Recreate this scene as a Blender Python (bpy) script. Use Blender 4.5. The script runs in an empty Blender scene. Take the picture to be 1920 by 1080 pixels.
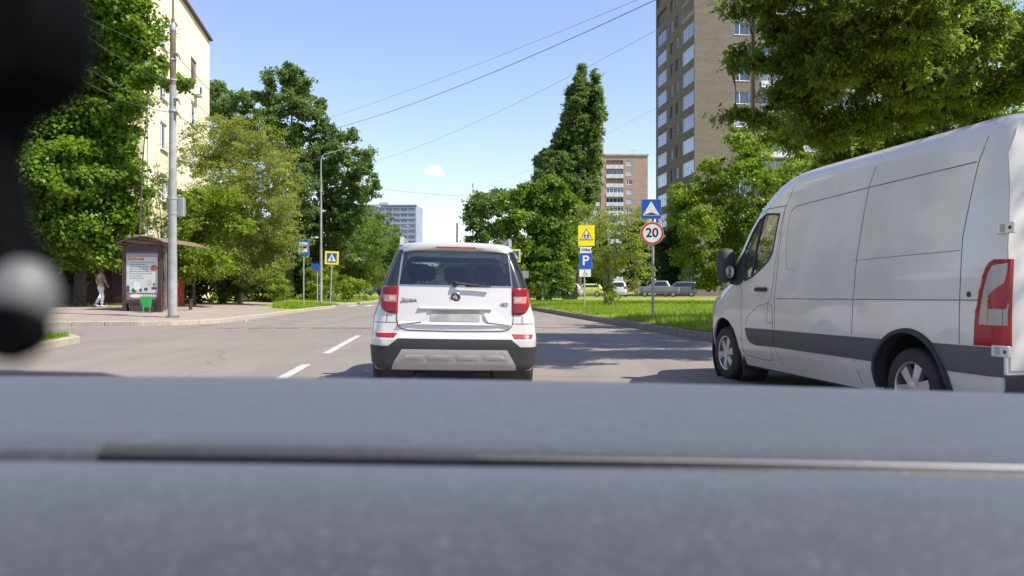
import bpy, bmesh, math, random
import numpy as np
from mathutils import Vector, Matrix
R = math.radians
scene = bpy.context.scene
col = scene.collection
random.seed(7)

# ------------------------------------------------------------------ camera, sky, sun, exposure
F = 1443.0; CX = 960.0; CY = 541.0; H = 1.2          # focal length in 1920-wide pixels, horizon row, eye height
cam_d = bpy.data.cameras.new('camera'); cam = bpy.data.objects.new('camera', cam_d); col.objects.link(cam)
cam_d.sensor_width = 36; cam_d.lens = F / 1920 * 36; cam_d.clip_start = 0.02; cam_d.clip_end = 3000
cam.location = (0, 0, H); cam.rotation_euler = (R(90.04), 0, 0)
cam_d.dof.use_dof = True; cam_d.dof.focus_distance = 15.0; cam_d.dof.aperture_fstop = 6.0
scene.camera = cam

SUNV = Vector((1.0, -0.42, 1.42)).normalized()       # towards the sun
world = bpy.data.worlds.new("World"); scene.world = world; world.use_nodes = True
wn = world.node_tree.nodes; wl = world.node_tree.links
bg = wn['Background']; bg.inputs['Strength'].default_value = 0.15
sky = wn.new('ShaderNodeTexSky'); sky.sky_type = 'NISHITA'; sky.sun_disc = False
sky.sun_elevation = math.asin(SUNV.z); sky.sun_rotation = math.atan2(SUNV.x, SUNV.y)
sky.air_density = 1.05; sky.dust_density = 0.5; sky.ozone_density = 3.2
# one small fair-weather cloud in the sky, low ahead
tcw = wn.new('ShaderNodeTexCoord'); sw = wn.new('ShaderNodeSeparateXYZ'); wl.new(tcw.outputs['Generated'], sw.inputs[0])
def wm(op, a, b, clamp=False):
    m = wn.new('ShaderNodeMath'); m.operation = op; m.use_clamp = clamp
    for i, v in ((0, a), (1, b)):
        if isinstance(v, (int, float)): m.inputs[i].default_value = v
        else: wl.new(v, m.inputs[i])
    return m.outputs[0]
cu = wm('DIVIDE', wm('SUBTRACT', wm('DIVIDE', sw.outputs[0], sw.outputs[1]), -0.1019), .0185); cv = wm('DIVIDE', wm('SUBTRACT', wm('DIVIDE', sw.outputs[2], sw.outputs[1]), .1525), .0085)
cv = wm('ADD', cv, wm('MULTIPLY', cu, .25))
nz_ = wn.new('ShaderNodeTexNoise'); nz_.inputs['Scale'].default_value = 95; nz_.inputs['Detail'].default_value = 7; nz_.inputs['Roughness'].default_value = .62; wl.new(tcw.outputs['Generated'], nz_.inputs['Vector'])
ell = wm('SUBTRACT', wm('SUBTRACT', 1.0, wm('MULTIPLY', cu, cu)), wm('MULTIPLY', cv, cv))
msk = wm('MULTIPLY', wm('ADD', ell, wm('MULTIPLY', wm('SUBTRACT', nz_.outputs['Fac'], .55), 4.5)), .9, True)
msk = wm('MULTIPLY', wm('MULTIPLY', msk, wm('GREATER_THAN', sw.outputs[1], 0)), wm('GREATER_THAN', ell, -.9))
cm = wn.new('ShaderNodeMix'); cm.data_type = 'RGBA'; wl.new(msk, cm.inputs[0]); wl.new(sky.outputs[0], cm.inputs[6]); cm.inputs[7].default_value = (6.2, 6.0, 5.8, 1)
sk = wn.new('ShaderNodeMix'); sk.data_type = 'RGBA'; sk.blend_type = 'MULTIPLY'; sk.inputs[0].default_value = 1; wl.new(sky.outputs[0], sk.inputs[6]); sk.inputs[7].default_value = (1.08, .93, .97, 1); wl.new(sk.outputs[2], cm.inputs[6])
wl.new(cm.outputs[2], bg.inputs[0])
sun_d = bpy.data.lights.new('sun', 'SUN'); sun = bpy.data.objects.new('sun', sun_d); col.objects.link(sun)
sun_d.energy = 4.5; sun_d.angle = R(0.5); sun_d.color = (1.0, 0.955, 0.88)
sun.rotation_euler = SUNV.to_track_quat('Z', 'Y').to_euler(); sun.location = (30, -10, 40)
scene.view_settings.view_transform = 'Standard'; scene.view_settings.look = 'None'
scene.view_settings.gamma = 1; scene.view_settings.use_curve_mapping = False
scene.view_settings.exposure = 0.73

# ------------------------------------------------------------------ helpers
def at(px, py, Y):
    return Vector(((px - CX) / F * Y, Y, H - (py - CY) / F * Y))
def gy(py, z=0.0):                                    # depth of a ground row
    return (H - z) * F / (py - CY)
def gp(px, py, z=0.0):
    Y = gy(py, z); return Vector(((px - CX) / F * Y, Y, z))

def tag(o, label=None, cat=None, group=None, kind=None):
    if label: o['label'] = label
    if cat: o['category'] = cat
    if group: o['group'] = group
    if kind: o['kind'] = kind
    return o
def empty(name, loc=(0, 0, 0), rz=0, label=None, cat=None, group=None, parent=None):
    o = bpy.data.objects.new(name, None); col.objects.link(o); o.empty_display_size = 0.2
    o.location = loc; o.rotation_euler = (0, 0, rz); o.parent = parent
    return tag(o, label, cat, group)
def copy_tree(o, parent=None):
    c = o.copy(); col.objects.link(c); c.parent = parent
    for ch in list(o.children): copy_tree(ch, c)
    return c

class MB:
    def __init__(s): s.v = []; s.f = []
    def add(s, vs, fs):
        n = len(s.v); s.v += [tuple(v) for v in vs]; s.f += [tuple(i + n for i in f) for f in fs]; return s
    def box(s, x0, y0, z0, x1, y1, z1, c=0.0, M=None):
        """box with optional chamfer c on all vertical+horizontal edges (cheap: inset top/bottom)"""
        if c <= 0:
            vs = [(x, y, z) for z in (z0, z1) for x, y in ((x0, y0), (x1, y0), (x1, y1), (x0, y1))]
            fs = [(0, 3, 2, 1), (4, 5, 6, 7), (0, 1, 5, 4), (1, 2, 6, 5), (2, 3, 7, 6), (3, 0, 4, 7)]
        else:
            def ring(i, z):
                a, b, d, e = x0 + i, y0 + i, x1 - i, y1 - i; k = c
                return [(a + k, b, z), (d - k, b, z), (d, b + k, z), (d, e - k, z), (d - k, e, z), (a + k, e, z), (a, e - k, z), (a, b + k, z)]
            vs = ring(c, z0) + ring(0, z0 + c) + ring(0, z1 - c) + ring(c, z1)
            fs = [tuple(range(7, -1, -1)), tuple(range(24, 32))]
            for r in range(3):
                for k in range(8): fs.append((r * 8 + k, r * 8 + (k + 1) % 8, r * 8 + 8 + (k + 1) % 8, r * 8 + 8 + k))
        if M is not None: vs = [M @ Vector(v) for v in vs]
        return s.add(vs, fs)
    def tube(s, pts, rad, n=8, cap=True):
        pts = [Vector(p) for p in pts]; rad = rad if hasattr(rad, '__len__') else [rad] * len(pts)
        vs = []; up = None
        for i, p in enumerate(pts):
            d = (pts[min(i + 1, len(pts) - 1)] - pts[max(i - 1, 0)]).normalized()
            if up is None: up = Vector((0, 0, 1)) if abs(d.z) < .9 else Vector((1, 0, 0))
            a = d.cross(up).normalized(); b = a.cross(d).normalized(); up = b
            for k in range(n):
                t = 2 * math.pi * k / n; vs.append(p + (a * math.cos(t) + b * math.sin(t)) * rad[i])
        fs = [(i * n + k, i * n + (k + 1) % n, (i + 1) * n + (k + 1) % n, (i + 1) * n + k) for i in range(len(pts) - 1) for k in range(n)]
        if cap: fs += [tuple(range(n - 1, -1, -1)), tuple(range((len(pts) - 1) * n, len(pts) * n))]
        return s.add(vs, fs)
    def lathe(s, prof, n=24, M=None, axis='Z'):
        """prof: list of (r, h)"""
        vs = []
        for r, h in prof:
            for k in range(n):
                t = 2 * math.pi * k / n; a, b = r * math.cos(t), r * math.sin(t)
                v = Vector((a, b, h)) if axis == 'Z' else (Vector((h, a, b)) if axis == 'X' else Vector((a, h, b)))
                vs.append(M @ v if M is not None else v)
        fs = [(i * n + k, i * n + (k + 1) % n, (i + 1) * n + (k + 1) % n, (i + 1) * n + k) for i in range(len(prof) - 1) for k in range(n)]
        fs += [tuple(range(n - 1, -1, -1)), tuple(range((len(prof) - 1) * n, len(prof) * n))]
        return s.add(vs, fs)
    def prism(s, poly, d0, d1, plane='XZ', M=None):
        """polygon extruded along the missing axis"""
        def mk(a, b, d): return Vector((a, d, b)) if plane == 'XZ' else (Vector((d, a, b)) if plane == 'YZ' else Vector((a, b, d)))
        n = len(poly); vs = [mk(a, b, d0) for a, b in poly] + [mk(a, b, d1) for a, b in poly]
        if M is not None: vs = [M @ v for v in vs]
        return s.add(vs, [tuple(range(n - 1, -1, -1)), tuple(range(n, 2 * n))] + [(k, (k + 1) % n, n + (k + 1) % n, n + k) for k in range(n)])
    def build(s, name, mat, parent=None, loc=None, smooth=False, recalc=True, angle=40):
        me = bpy.data.meshes.new(name); me.from_pydata(s.v, [], s.f)
        if recalc:
            bm = bmesh.new(); bm.from_mesh(me); bmesh.ops.recalc_face_normals(bm, faces=bm.faces); bm.to_mesh(me); bm.free()
        return link(name, me, mat, parent, loc, smooth, angle)
def link(name, me, mat, parent=None, loc=None, smooth=False, angle=40):
    if mat:
        for m in (mat if isinstance(mat, (list, tuple)) else [mat]): me.materials.append(m)
    if smooth:
        me.polygons.foreach_set('use_smooth', [True] * len(me.polygons))
        me.set_sharp_from_angle(angle=R(angle))
    o = bpy.data.objects.new(name, me); col.objects.link(o); o.parent = parent
    if loc is not None: o.location = loc
    me.update(); return o
def rrect(x0, z0, x1, z1, r, n=4):
    out = []
    for cx, cz, a0 in ((x1 - r, z1 - r, 0), (x0 + r, z1 - r, 90), (x0 + r, z0 + r, 180), (x1 - r, z0 + r, 270)):
        for k in range(n + 1):
            t = R(a0 + 90 * k / n); out.append((cx + r * math.cos(t), cz + r * math.sin(t)))
    return out
def circ(cx, cz, r, n=24): return [(cx + r * math.cos(2 * math.pi * k / n), cz + r * math.sin(2 * math.pi * k / n)) for k in range(n)]

def inst(o, name, parent, loc=None, rz=None, label=None, cat=None, group=None):
    c = o.copy(); c.name = name; col.objects.link(c); c.parent = parent
    if loc is not None: c.location = loc
    if rz is not None: c.rotation_euler = (0, 0, rz)
    return c

# ------------------------------------------------------------------ materials
def newmat(name):
    m = bpy.data.materials.new(name); m.use_nodes = True
    return m, m.node_tree.nodes, m.node_tree.links, m.node_tree.nodes['Principled BSDF']
def ramp(n, l, src, stops):
    r = n.new('ShaderNodeValToRGB'); e = r.color_ramp.elements
    while len(e) < len(stops): e.new(0.5)
    for el, (p, c) in zip(e, stops): el.position = p; el.color = (*c, 1) if len(c) == 3 else c
    l.new(src, r.inputs[0]); return r.outputs[0]
def noise(n, l, scale, detail=4, rough=.55, co='Object', stretch=None):
    tc = n.new('ShaderNodeTexCoord'); t = n.new('ShaderNodeTexNoise'); t.inputs['Scale'].default_value = scale
    t.inputs['Detail'].default_value = detail; t.inputs['Roughness'].default_value = rough
    s = tc.outputs[co]
    if stretch:
        mp = n.new('ShaderNodeMapping'); mp.inputs['Scale'].default_value = stretch; l.new(s, mp.inputs[0]); s = mp.outputs[0]
    l.new(s, t.inputs['Vector']); return t.outputs['Fac']
def mixc(n, l, f, a, b, mode='MIX'):
    m = n.new('ShaderNodeMix'); m.data_type = 'RGBA'; m.blend_type = mode
    for i, v in ((0, f), (6, a), (7, b)):
        if isinstance(v, (int, float)): m.inputs[i].default_value = v
        elif isinstance(v, tuple): m.inputs[i].default_value = (*v, 1)
        else: l.new(v, m.inputs[i])
    return m.outputs[2]
def bump(n, l, src, p, strength=.3, dist=.01):
    b = n.new('ShaderNodeBump'); b.inputs['Strength'].default_value = strength; b.inputs['Distance'].default_value = dist
    l.new(src, b.inputs['Height']); l.new(b.outputs[0], p.inputs['Normal'])
def simple(name, c, rough=.5, metal=0, var=0.12, scale=3, spec=.5, coat=0, bmp=0, fine=None):
    m, n, l, p = newmat(name)
    p.inputs['Roughness'].default_value = rough; p.inputs['Metallic'].default_value = metal
    p.inputs['Specular IOR Level'].default_value = spec; p.inputs['Coat Weight'].default_value = coat; p.inputs['Coat Roughness'].default_value = .04
    f = noise(n, l, scale, 6, .6)
    lo = tuple(max(0, x * (1 - var)) for x in c); hi = tuple(min(1, x * (1 + var)) for x in c)
    cc = ramp(n, l, f, [(.3, lo), (.7, hi)])
    l.new(cc, p.inputs['Base Color'])
    if bmp: bump(n, l, noise(n, l, fine or 60, 3), p, bmp, .01)
    return m
def two(name, c1, c2, scale, rough=.85, c3=None, scale2=.25, bmp=.3, bscale=40, pos=(.35, .65), bdist=.02, spec=.3):
    """two tones with large patches of a third"""
    m, n, l, p = newmat(name); p.inputs['Roughness'].default_value = rough; p.inputs['Specular IOR Level'].default_value = spec
    a = ramp(n, l, noise(n, l, scale, 8, .65), [(pos[0], c1), (pos[1], c2)])
    if c3: a = mixc(n, l, ramp(n, l, noise(n, l, scale2, 5, .6), [(.42, (0, 0, 0)), (.62, (1, 1, 1))]), a, c3)
    l.new(a, p.inputs['Base Color'])
    if bmp: bump(n, l, noise(n, l, bscale, 6, .7), p, bmp, bdist)
    return m
def leafmat(name, c1, c2, c3, trans=.45, gloss=.35):
    m = bpy.data.materials.new(name); m.use_nodes = True; n = m.node_tree.nodes; l = m.node_tree.links
    n.remove(n['Principled BSDF']); out = n['Material Output']
    at_ = n.new('ShaderNodeAttribute'); at_.attribute_name = 'tone'
    c = ramp(n, l, at_.outputs['Fac'], [(0, c1), (.55, c2), (1, c3)])
    d = n.new('ShaderNodeBsdfPrincipled'); d.inputs['Roughness'].default_value = gloss; d.inputs['Specular IOR Level'].default_value = .28
    l.new(c, d.inputs['Base Color'])
    t = n.new('ShaderNodeBsdfTranslucent')
    tc = mixc(n, l, .5, c, (.30, .42, .03)); 
    tm = n.new('ShaderNodeMix'); tm.data_type = 'RGBA'; tm.blend_type = 'MULTIPLY'; tm.inputs[0].default_value = 0
    l.new(tc, tm.inputs[6]); l.new(tm.outputs[2], t.inputs[0])
    mx = n.new('ShaderNodeMixShader'); mx.inputs[0].default_value = trans
    l.new(d.outputs[0], mx.inputs[1]); l.new(t.outputs[0], mx.inputs[2]); l.new(mx.outputs[0], out.inputs[0])
    return m
def glassmat(name, tint, refl=.12, rough=.02):
    """tinted pane: transparent + fresnel reflection"""
    m = bpy.data.materials.new(name); m.use_nodes = True; n = m.node_tree.nodes; l = m.node_tree.links
    n.remove(n['Principled BSDF']); out = n['Material Output']
    tr = n.new('ShaderNodeBsdfTransparent'); tr.inputs[0].default_value = (*tint, 1)
    gl = n.new('ShaderNodeBsdfGlossy'); gl.inputs['Roughness'].default_value = rough; gl.inputs[0].default_value = (1, 1, 1, 1)
    fr = n.new('ShaderNodeFresnel'); fr.inputs[0].default_value = 1.5
    ad = n.new('ShaderNodeMath'); ad.operation = 'ADD'; ad.inputs[1].default_value = refl; l.new(fr.outputs[0], ad.inputs[0])
    ge = n.new('ShaderNodeNewGeometry'); iv = n.new('ShaderNodeMath'); iv.operation = 'SUBTRACT'; iv.inputs[0].default_value = 1; l.new(ge.outputs['Backfacing'], iv.inputs[1]); ml = n.new('ShaderNodeMath'); ml.operation = 'MULTIPLY'; l.new(ad.outputs[0], ml.inputs[0]); l.new(iv.outputs[0], ml.inputs[1])
    mx = n.new('ShaderNodeMixShader'); l.new(ml.outputs[0], mx.inputs[0]); l.new(tr.outputs[0], mx.inputs[1]); l.new(gl.outputs[0], mx.inputs[2])
    l.new(mx.outputs[0], out.inputs[0]); return m
def brickmat(name, c1, c2, mortar, scale=1.0, bw=.25, bh=.075, axis='X', stain=None):
    m, n, l, p = newmat(name); p.inputs['Roughness'].default_value = .9; p.inputs['Specular IOR Level'].default_value = .2
    tc = n.new('ShaderNodeTexCoord'); sp = n.new('ShaderNodeSeparateXYZ'); l.new(tc.outputs['Object'], sp.inputs[0])
    ad = n.new('ShaderNodeMath'); ad.operation = 'ADD'; l.new(sp.outputs[0], ad.inputs[0]); l.new(sp.outputs[1], ad.inputs[1])
    cb = n.new('ShaderNodeCombineXYZ'); l.new(ad.outputs[0], cb.inputs[0]); l.new(sp.outputs[2], cb.inputs[1])
    b = n.new('ShaderNodeTexBrick'); b.inputs['Scale'].default_value = scale
    b.inputs['Brick Width'].default_value = bw; b.inputs['Row Height'].default_value = bh; b.inputs['Mortar Size'].default_value = .006
    b.inputs['Color1'].default_value = (*c1, 1); b.inputs['Color2'].default_value = (*c2, 1); b.inputs['Mortar'].default_value = (*mortar, 1)
    l.new(cb.outputs[0], b.inputs['Vector'])
    c = b.outputs['Color']
    c = mixc(n, l, .6, c, ramp(n, l, noise(n, l, .9, 8, .7, stretch=(.35, .35, 2.2)), [(.3, (.66, .66, .66)), (.7, (1.15, 1.12, 1.08))]), 'MULTIPLY')
    if stain: c = mixc(n, l, ramp(n, l, noise(n, l, .25, 6, .65), [(.5, (0, 0, 0)), (.68, (1, 1, 1))]), c, stain)
    l.new(c, p.inputs['Base Color']); return m
def ink(name, c, rough=.45): return simple(name, c, rough, var=.04)

M = {}
# asphalt with aggregate, patches and tyre polish
def asphalt(name, lo, hi, patch):
    m, n, l, p = newmat(name); p.inputs['Roughness'].default_value = .8; p.inputs['Specular IOR Level'].default_value = .35
    a = ramp(n, l, noise(n, l, 90, 4, .8), [(.25, tuple(x * .72 for x in lo)), (.75, tuple(x * 1.25 for x in hi))])
    b = ramp(n, l, noise(n, l, .22, 6, .62), [(.35, lo), (.65, patch)])
    c = mixc(n, l, .55, a, b)
    st = ramp(n, l, noise(n, l, 1.2, 7, .7, stretch=(1, .12, 1)), [(.3, (.80, .80, .80)), (.7, (1.12, 1.12, 1.12))])
    c = mixc(n, l, .8, c, st, 'MULTIPLY')
    # cracks: thin voronoi edges
    tc = n.new('ShaderNodeTexCoord'); v = n.new('ShaderNodeTexVoronoi'); v.feature = 'DISTANCE_TO_EDGE'; v.inputs['Scale'].default_value = .16
    mp = mixc(n, l, .12, tc.outputs['Object'], tc.outputs['Object'])
    nz = n.new('ShaderNodeTexNoise'); nz.inputs['Scale'].default_value = .8; nz.inputs['Detail'].default_value = 5; l.new(tc.outputs['Object'], nz.inputs['Vector'])
    av = n.new('ShaderNodeMix'); av.data_type = 'RGBA'; av.blend_type = 'ADD'; av.inputs[0].default_value = 1.6
    l.new(tc.outputs['Object'], av.inputs[6]); l.new(nz.outputs['Color'], av.inputs[7]); l.new(av.outputs[2], v.inputs['Vector'])
    k = ramp(n, l, v.outputs['Distance'], [(0, (.62, .62, .62)), (.005, (1, 1, 1))])
    c = mixc(n, l, .7, c, k, 'MULTIPLY')
    l.new(c, p.inputs['Base Color']); bump(n, l, noise(n, l, 120, 3, .8), p, .5, .006); return m
M['asphalt'] = asphalt('asphalt', (.190, .163, .137), (.255, .218, .183), (.25, .212, .172))
M['sidewalk'] = asphalt('sidewalk_asphalt', (.27, .22, .17), (.35, .29, .225), (.33, .27, .21))
M['kerb'] = two('kerb_concrete', (.30, .255, .20), (.44, .39, .31), 9, c3=(.36, .30, .23), scale2=1.3, bscale=80, bmp=.25)
M['kerb_dark'] = two('weathered_kerb_concrete', (.17, .15, .12), (.27, .235, .19), 7, c3=(.15, .13, .10), scale2=1.1, bscale=80, bmp=.3)
M['paint'] = two('road_paint', (.42, .405, .37), (.57, .555, .51), 14, c3=(.33, .31, .27), scale2=6, pos=(.3, .6))
M['paint_worn'] = two('worn_road_paint', (.30, .28, .25), (.52, .49, .44), 10, c3=(.22, .20, .175), scale2=2.5)
M['tar'] = simple('tar_joint', (.035, .033, .032), .7)
M['lawn'] = two('lawn', (.13, .20, .016), (.25, .34, .028), 3.5, .95, (.32, .31, .07), .5, .5, 50, bdist=.04, spec=.1)
M['soil'] = two('soil', (.045, .04, .025), (.10, .085, .05), 3, .95, (.05, .075, .018), .4, .5, 20, bdist=.04, spec=.1)
M['ground'] = two('rough_grass', (.035, .055, .012), (.09, .12, .025), 1.2, .95, (.07, .06, .035), .15, .5, 9, bdist=.05, spec=.1)
M['blade'] = leafmat('grass_blade', (.12, .21, .010), (.22, .33, .015), (.34, .38, .05), .35, .5)
M['bark'] = two('bark', (.05, .042, .033), (.13, .11, .085), 9, .95, bscale=25, bmp=.6, bdist=.03)
M['bark_pale'] = two('pale_bark', (.16, .145, .12), (.30, .28, .24), 8, .95, c3=(.08, .07, .06), scale2=2.5, bscale=25, bmp=.5)
M['twig'] = simple('twig_bark', (.27, .235, .19), .9, var=.3)
M['lf_maple'] = leafmat('maple_leaf', (.075, .135, .014), (.155, .265, .024), (.26, .39, .035), .52, .42)
M['lf_poplar'] = leafmat('poplar_leaf', (.070, .12, .042), (.135, .21, .062), (.22, .31, .085), .52, .42)
M['lf_light'] = leafmat('light_leaf', (.13, .19, .016), (.22, .32, .022), (.34, .44, .03), .52, .4)
M['lf_olive'] = leafmat('olive_leaf', (.20, .23, .04), (.30, .34, .06), (.40, .44, .08), .52, .45)
M['lf_birch'] = leafmat('birch_leaf', (.09, .135, .025), (.15, .215, .035), (.23, .30, .05), .48, .4)
M['lf_ash'] = leafmat('ash_leaf', (.075, .105, .024), (.17, .225, .036), (.31, .38, .045), .56, .36)
M['lf_dark'] = leafmat('shade_leaf', (.025, .05, .008), (.045, .085, .012), (.085, .14, .016), .35, .4)  # dark leaf green; the understory shrubs' shade is put into this colour
M['yellow_brick'] = brickmat('yellow_brick', (.80, .71, .50), (.86, .78, .56), (.78, .70, .52), stain=(.78, .67, .44))
M['grey_brick'] = brickmat('grey_brick', (.175, .148, .115), (.225, .19, .148), (.17, .148, .12))
M['red_brick'] = brickmat('red_brick', (.40, .27, .20), (.45, .31, .235), (.38, .28, .22))
M['concrete'] = two('concrete_band', (.36, .33, .28), (.48, .44, .38), 2, c3=(.32, .29, .24), scale2=.5)
M['bluegrey'] = two('bluegrey_panel', (.27, .31, .38), (.33, .37, .44), 1.2, c3=(.25, .29, .36), scale2=.1, bmp=0)
M['upvc'] = simple('white_window_frame', (.78, .80, .82), .4, var=.05)
M['blueframe'] = simple('blue_window_frame', (.22, .29, .42), .5, var=.1)
M['oldframe'] = simple('brown_window_frame', (.20, .13, .08), .6)
M['roofmetal'] = simple('brown_roof_metal', (.12, .06, .045), .6, var=.2)
M['white_wall'] = two('white_balcony_panel', (.62, .62, .62), (.75, .75, .76), 2, c3=(.5, .5, .5), scale2=.8, bmp=0)
def windowglass(name, c, curtain):
    m, n, l, p = newmat(name); p.inputs['Roughness'].default_value = .06; p.inputs['Specular IOR Level'].default_value = .9
    p.inputs['Coat Weight'].default_value = .8; p.inputs['Coat Roughness'].default_value = .03
    oi = n.new('ShaderNodeObjectInfo')
    cc = ramp(n, l, oi.outputs['Random'], [(.0, c), (.45, c), (.6, curtain), (1, curtain)])
    l.new(cc, p.inputs['Base Color']); return m
M['pane'] = windowglass('window_glass', (.03, .05, .085), (.26, .31, .38))
M['pane_dark'] = windowglass('dark_window_glass', (.02, .035, .07), (.05, .07, .12))
M['paint_white'] = simple('white_car_paint', (.585, .553, .505), .28, var=.025, scale=1.2, coat=1.0)
M['van_white'] = two('dusty_white_van_paint', (.62, .585, .51), (.66, .625, .55), 1.2, .34, (.56, .52, .44), .9, 0, spec=.5)
M['van_white'].node_tree.nodes['Principled BSDF'].inputs['Coat Weight'].default_value = .8
M['van_white'].node_tree.nodes['Principled BSDF'].inputs['Coat Roughness'].default_value = .05
M['plastic'] = simple('black_plastic', (.032, .031, .031), .68, bmp=.1, fine=200)
M['plastic_grey'] = simple('grey_plastic_strip', (.085, .082, .08), .6, var=.15, scale=2)
M['gap'] = simple('panel_gap', (.06, .055, .05), .8); M['gap_soft'] = simple('dusty_panel_gap', (.15, .14, .125), .8)
M['rubber'] = simple('tyre_rubber', (.028, .027, .026), .8, var=.25, scale=8)
M['silver'] = simple('silver_plastic', (.38, .37, .355), .35, .5, var=.04)
M['rim'] = simple('alloy_rim', (.55, .55, .56), .3, .8, var=.1)
M['chrome'] = simple('chrome', (.8, .8, .82), .12, 1, var=.03)
M['glass'] = glassmat('tinted_glass', (.42, .45, .46), .04)
M['glass_dark'] = glassmat('dark_tinted_glass', (.52, .58, .62), .04)
M['glass_clear'] = glassmat('clear_glass', (.84, .88, .87), .08)
M['pillar'] = simple('gloss_black_pillar', (.02, .022, .024), .12, var=.1, coat=.5)
def lensmat(name, c, emis=None):
    m, n, l, p = newmat(name); p.inputs['Roughness'].default_value = .3; p.inputs['Coat Weight'].default_value = .25; p.inputs['Specular IOR Level'].default_value = .3
    tc = n.new('ShaderNodeTexCoord'); w = n.new('ShaderNodeTexWave'); w.bands_direction = 'Z'; w.inputs['Scale'].default_value = 28; w.inputs['Distortion'].default_value = .3
    l.new(tc.outputs['Object'], w.inputs['Vector'])
    l.new(ramp(n, l, w.outputs['Fac'], [(.2, tuple(x * .72 for x in c)), (.8, c)]), p.inputs['Base Color'])
    return m
M['lens_red'] = lensmat('red_lens', (.36, .013, .016)); M['lens_deep'] = lensmat('deep_red_lens', (.24, .010, .014))
M['lens_matt'] = simple('dull_red_lens', (.34, .035, .035), .5, var=.1); M['lens_white'] = lensmat('clear_lens', (.42, .38, .34)); M['lens_rose'] = lensmat('rose_lens', (.44, .24, .21)); M['lens_amber'] = lensmat('amber_lens', (.50, .40, .28))
M['seat'] = simple('seat_fabric', (.05, .052, .055), .9)
M['steel'] = simple('galvanised_steel', (.36, .37, .37), .5, .3, var=.15, scale=5)
M['pole_grey'] = two('painted_pole_grey', (.27, .28, .275), (.38, .385, .37), 3, .6, (.24, .235, .22), 1.2, .05)
M['pole_brown'] = two('rusty_pole_paint', (.10, .075, .065), (.17, .13, .11), 4, .8, (.20, .15, .12), 1.5, .1)
M['cable'] = simple('cable_rubber', (.06, .06, .065), .6)
M['cable_pale'] = simple('weathered_cable', (.17, .19, .22), .6)
M['s_blue'] = ink('sign_blue', (.012, .085, .42)); M['s_white'] = ink('sign_white', (.74, .73, .70)); M['s_black'] = ink('sign_black', (.012, .012, .012))
M['s_red'] = ink('sign_red', (.52, .03, .03)); M['s_yellow'] = ink('sign_yellow', (.86, .72, .0)); M['s_back'] = simple('sign_back', (.32, .33, .34), .5, .4)
M['green_paint'] = simple('green_enamel', (.02, .33, .065), .4, var=.15); M['shelter'] = simple('brown_shelter_paint', (.055, .03, .026), .5, var=.2)
M['shelter_roof'] = simple('brown_polycarbonate', (.26, .17, .12), .3, var=.12)
M['kiosk_red'] = simple('red_panel', (.35, .035, .025), .5, var=.25)
M['fence_brown'] = simple('maroon_fence', (.045, .018, .018), .6, var=.25); M['fence_green'] = simple('green_fence', (.012, .03, .02), .6, var=.2)
M['skin'] = simple('skin', (.55, .34, .25), .55, var=.05); M['hair'] = simple('brown_hair', (.10, .055, .03), .6)
M['trousers'] = simple('white_cotton', (.78, .76, .74), .85, var=.06); M['top'] = simple('pinkish_brown_top', (.28, .19, .15), .85, var=.15)
M['dash'] = None
# ------------------------------------------------------------------ ground, roads, pavements
def smooth_line(pts, n=6):
    P = [Vector((*p, 0)) for p in pts]; out = []; T = [0]
    for a, b in zip(P, P[1:]): T.append(T[-1] + (b - a).length)
    tg = [((P[min(i + 1, len(P) - 1)] - P[max(i - 1, 0)]) / (T[min(i + 1, len(P) - 1)] - T[max(i - 1, 0)])) for i in range(len(P))]
    for i in range(1, len(P) - 1):
        d0 = (P[i] - P[i - 1]) / (T[i] - T[i - 1]); d1 = (P[i + 1] - P[i]) / (T[i + 1] - T[i]); tg[i] = (d0 * (T[i + 1] - T[i]) + d1 * (T[i] - T[i - 1])) / (T[i + 1] - T[i - 1])
    for i in range(len(P) - 1):
        h = T[i + 1] - T[i]; m0, m1 = tg[i] * h, tg[i + 1] * h
        for k in range(n):
            t = k / n; t2, t3 = t * t, t ** 3
            out.append(P[i] * (2 * t3 - 3 * t2 + 1) + m0 * (t3 - 2 * t2 + t) + P[i + 1] * (-2 * t3 + 3 * t2) + m1 * (t3 - t2))
    out.append(P[-1]); return [(v.x, v.y) for v in out]
RK = smooth_line([(9.6, -12), (6.35, 6), (5.45, 11.5), (4.5, 17.5), (3.75, 23), (2.87, 29.3), (1.2, 42), (-.7, 56), (-3.2, 75), (-7.5, 105), (-14, 140), (-24, 180)])
LK1 = smooth_line([(-70, 24.2), (-30, 24.4), (-13.7, 24.5), (-11.2, 25.0), (-10.15, 26.6), (-10.2, 29), (-10.6, 36), (-11.0, 44), (-11.1, 48.5), (-11.9, 50.3), (-13.6, 50.8), (-20, 51)])
LK2 = smooth_line([(-24, 56), (-15.5, 56.4), (-12.4, 57.6), (-12.0, 62), (-13.0, 78), (-16.5, 105), (-23, 140), (-33, 180)])
LK3 = smooth_line([(-70, 17.6), (-14, 18.0), (-10.6, 18.05), (-9.75, 17.4), (-9.25, 15.5), (-8.6, 12), (-7.3, 4), (-5.6, -12)])
def kx(K, y):
    ys = [p[1] for p in K]; return np.interp(y, ys, [p[0] for p in K])
RKx = lambda y: kx(RK, y)
LKx = lambda y: kx([p for p in LK1 if p[1] > 26.6 and p[0] > -11.3] + [p for p in LK2 if p[1] > 57.6], y)
def zl(x, y):
    d = min(y - 24.6, LKx(max(y, 26.6)) - x); return .125 + .033 * min(max(d - .4, 0), 7.5)
def zr(x, y):
    d = x - RKx(y); return .190 + .065 * min(max(d / 1.1, 0), 1)
def zi(x, y): return .142
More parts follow.
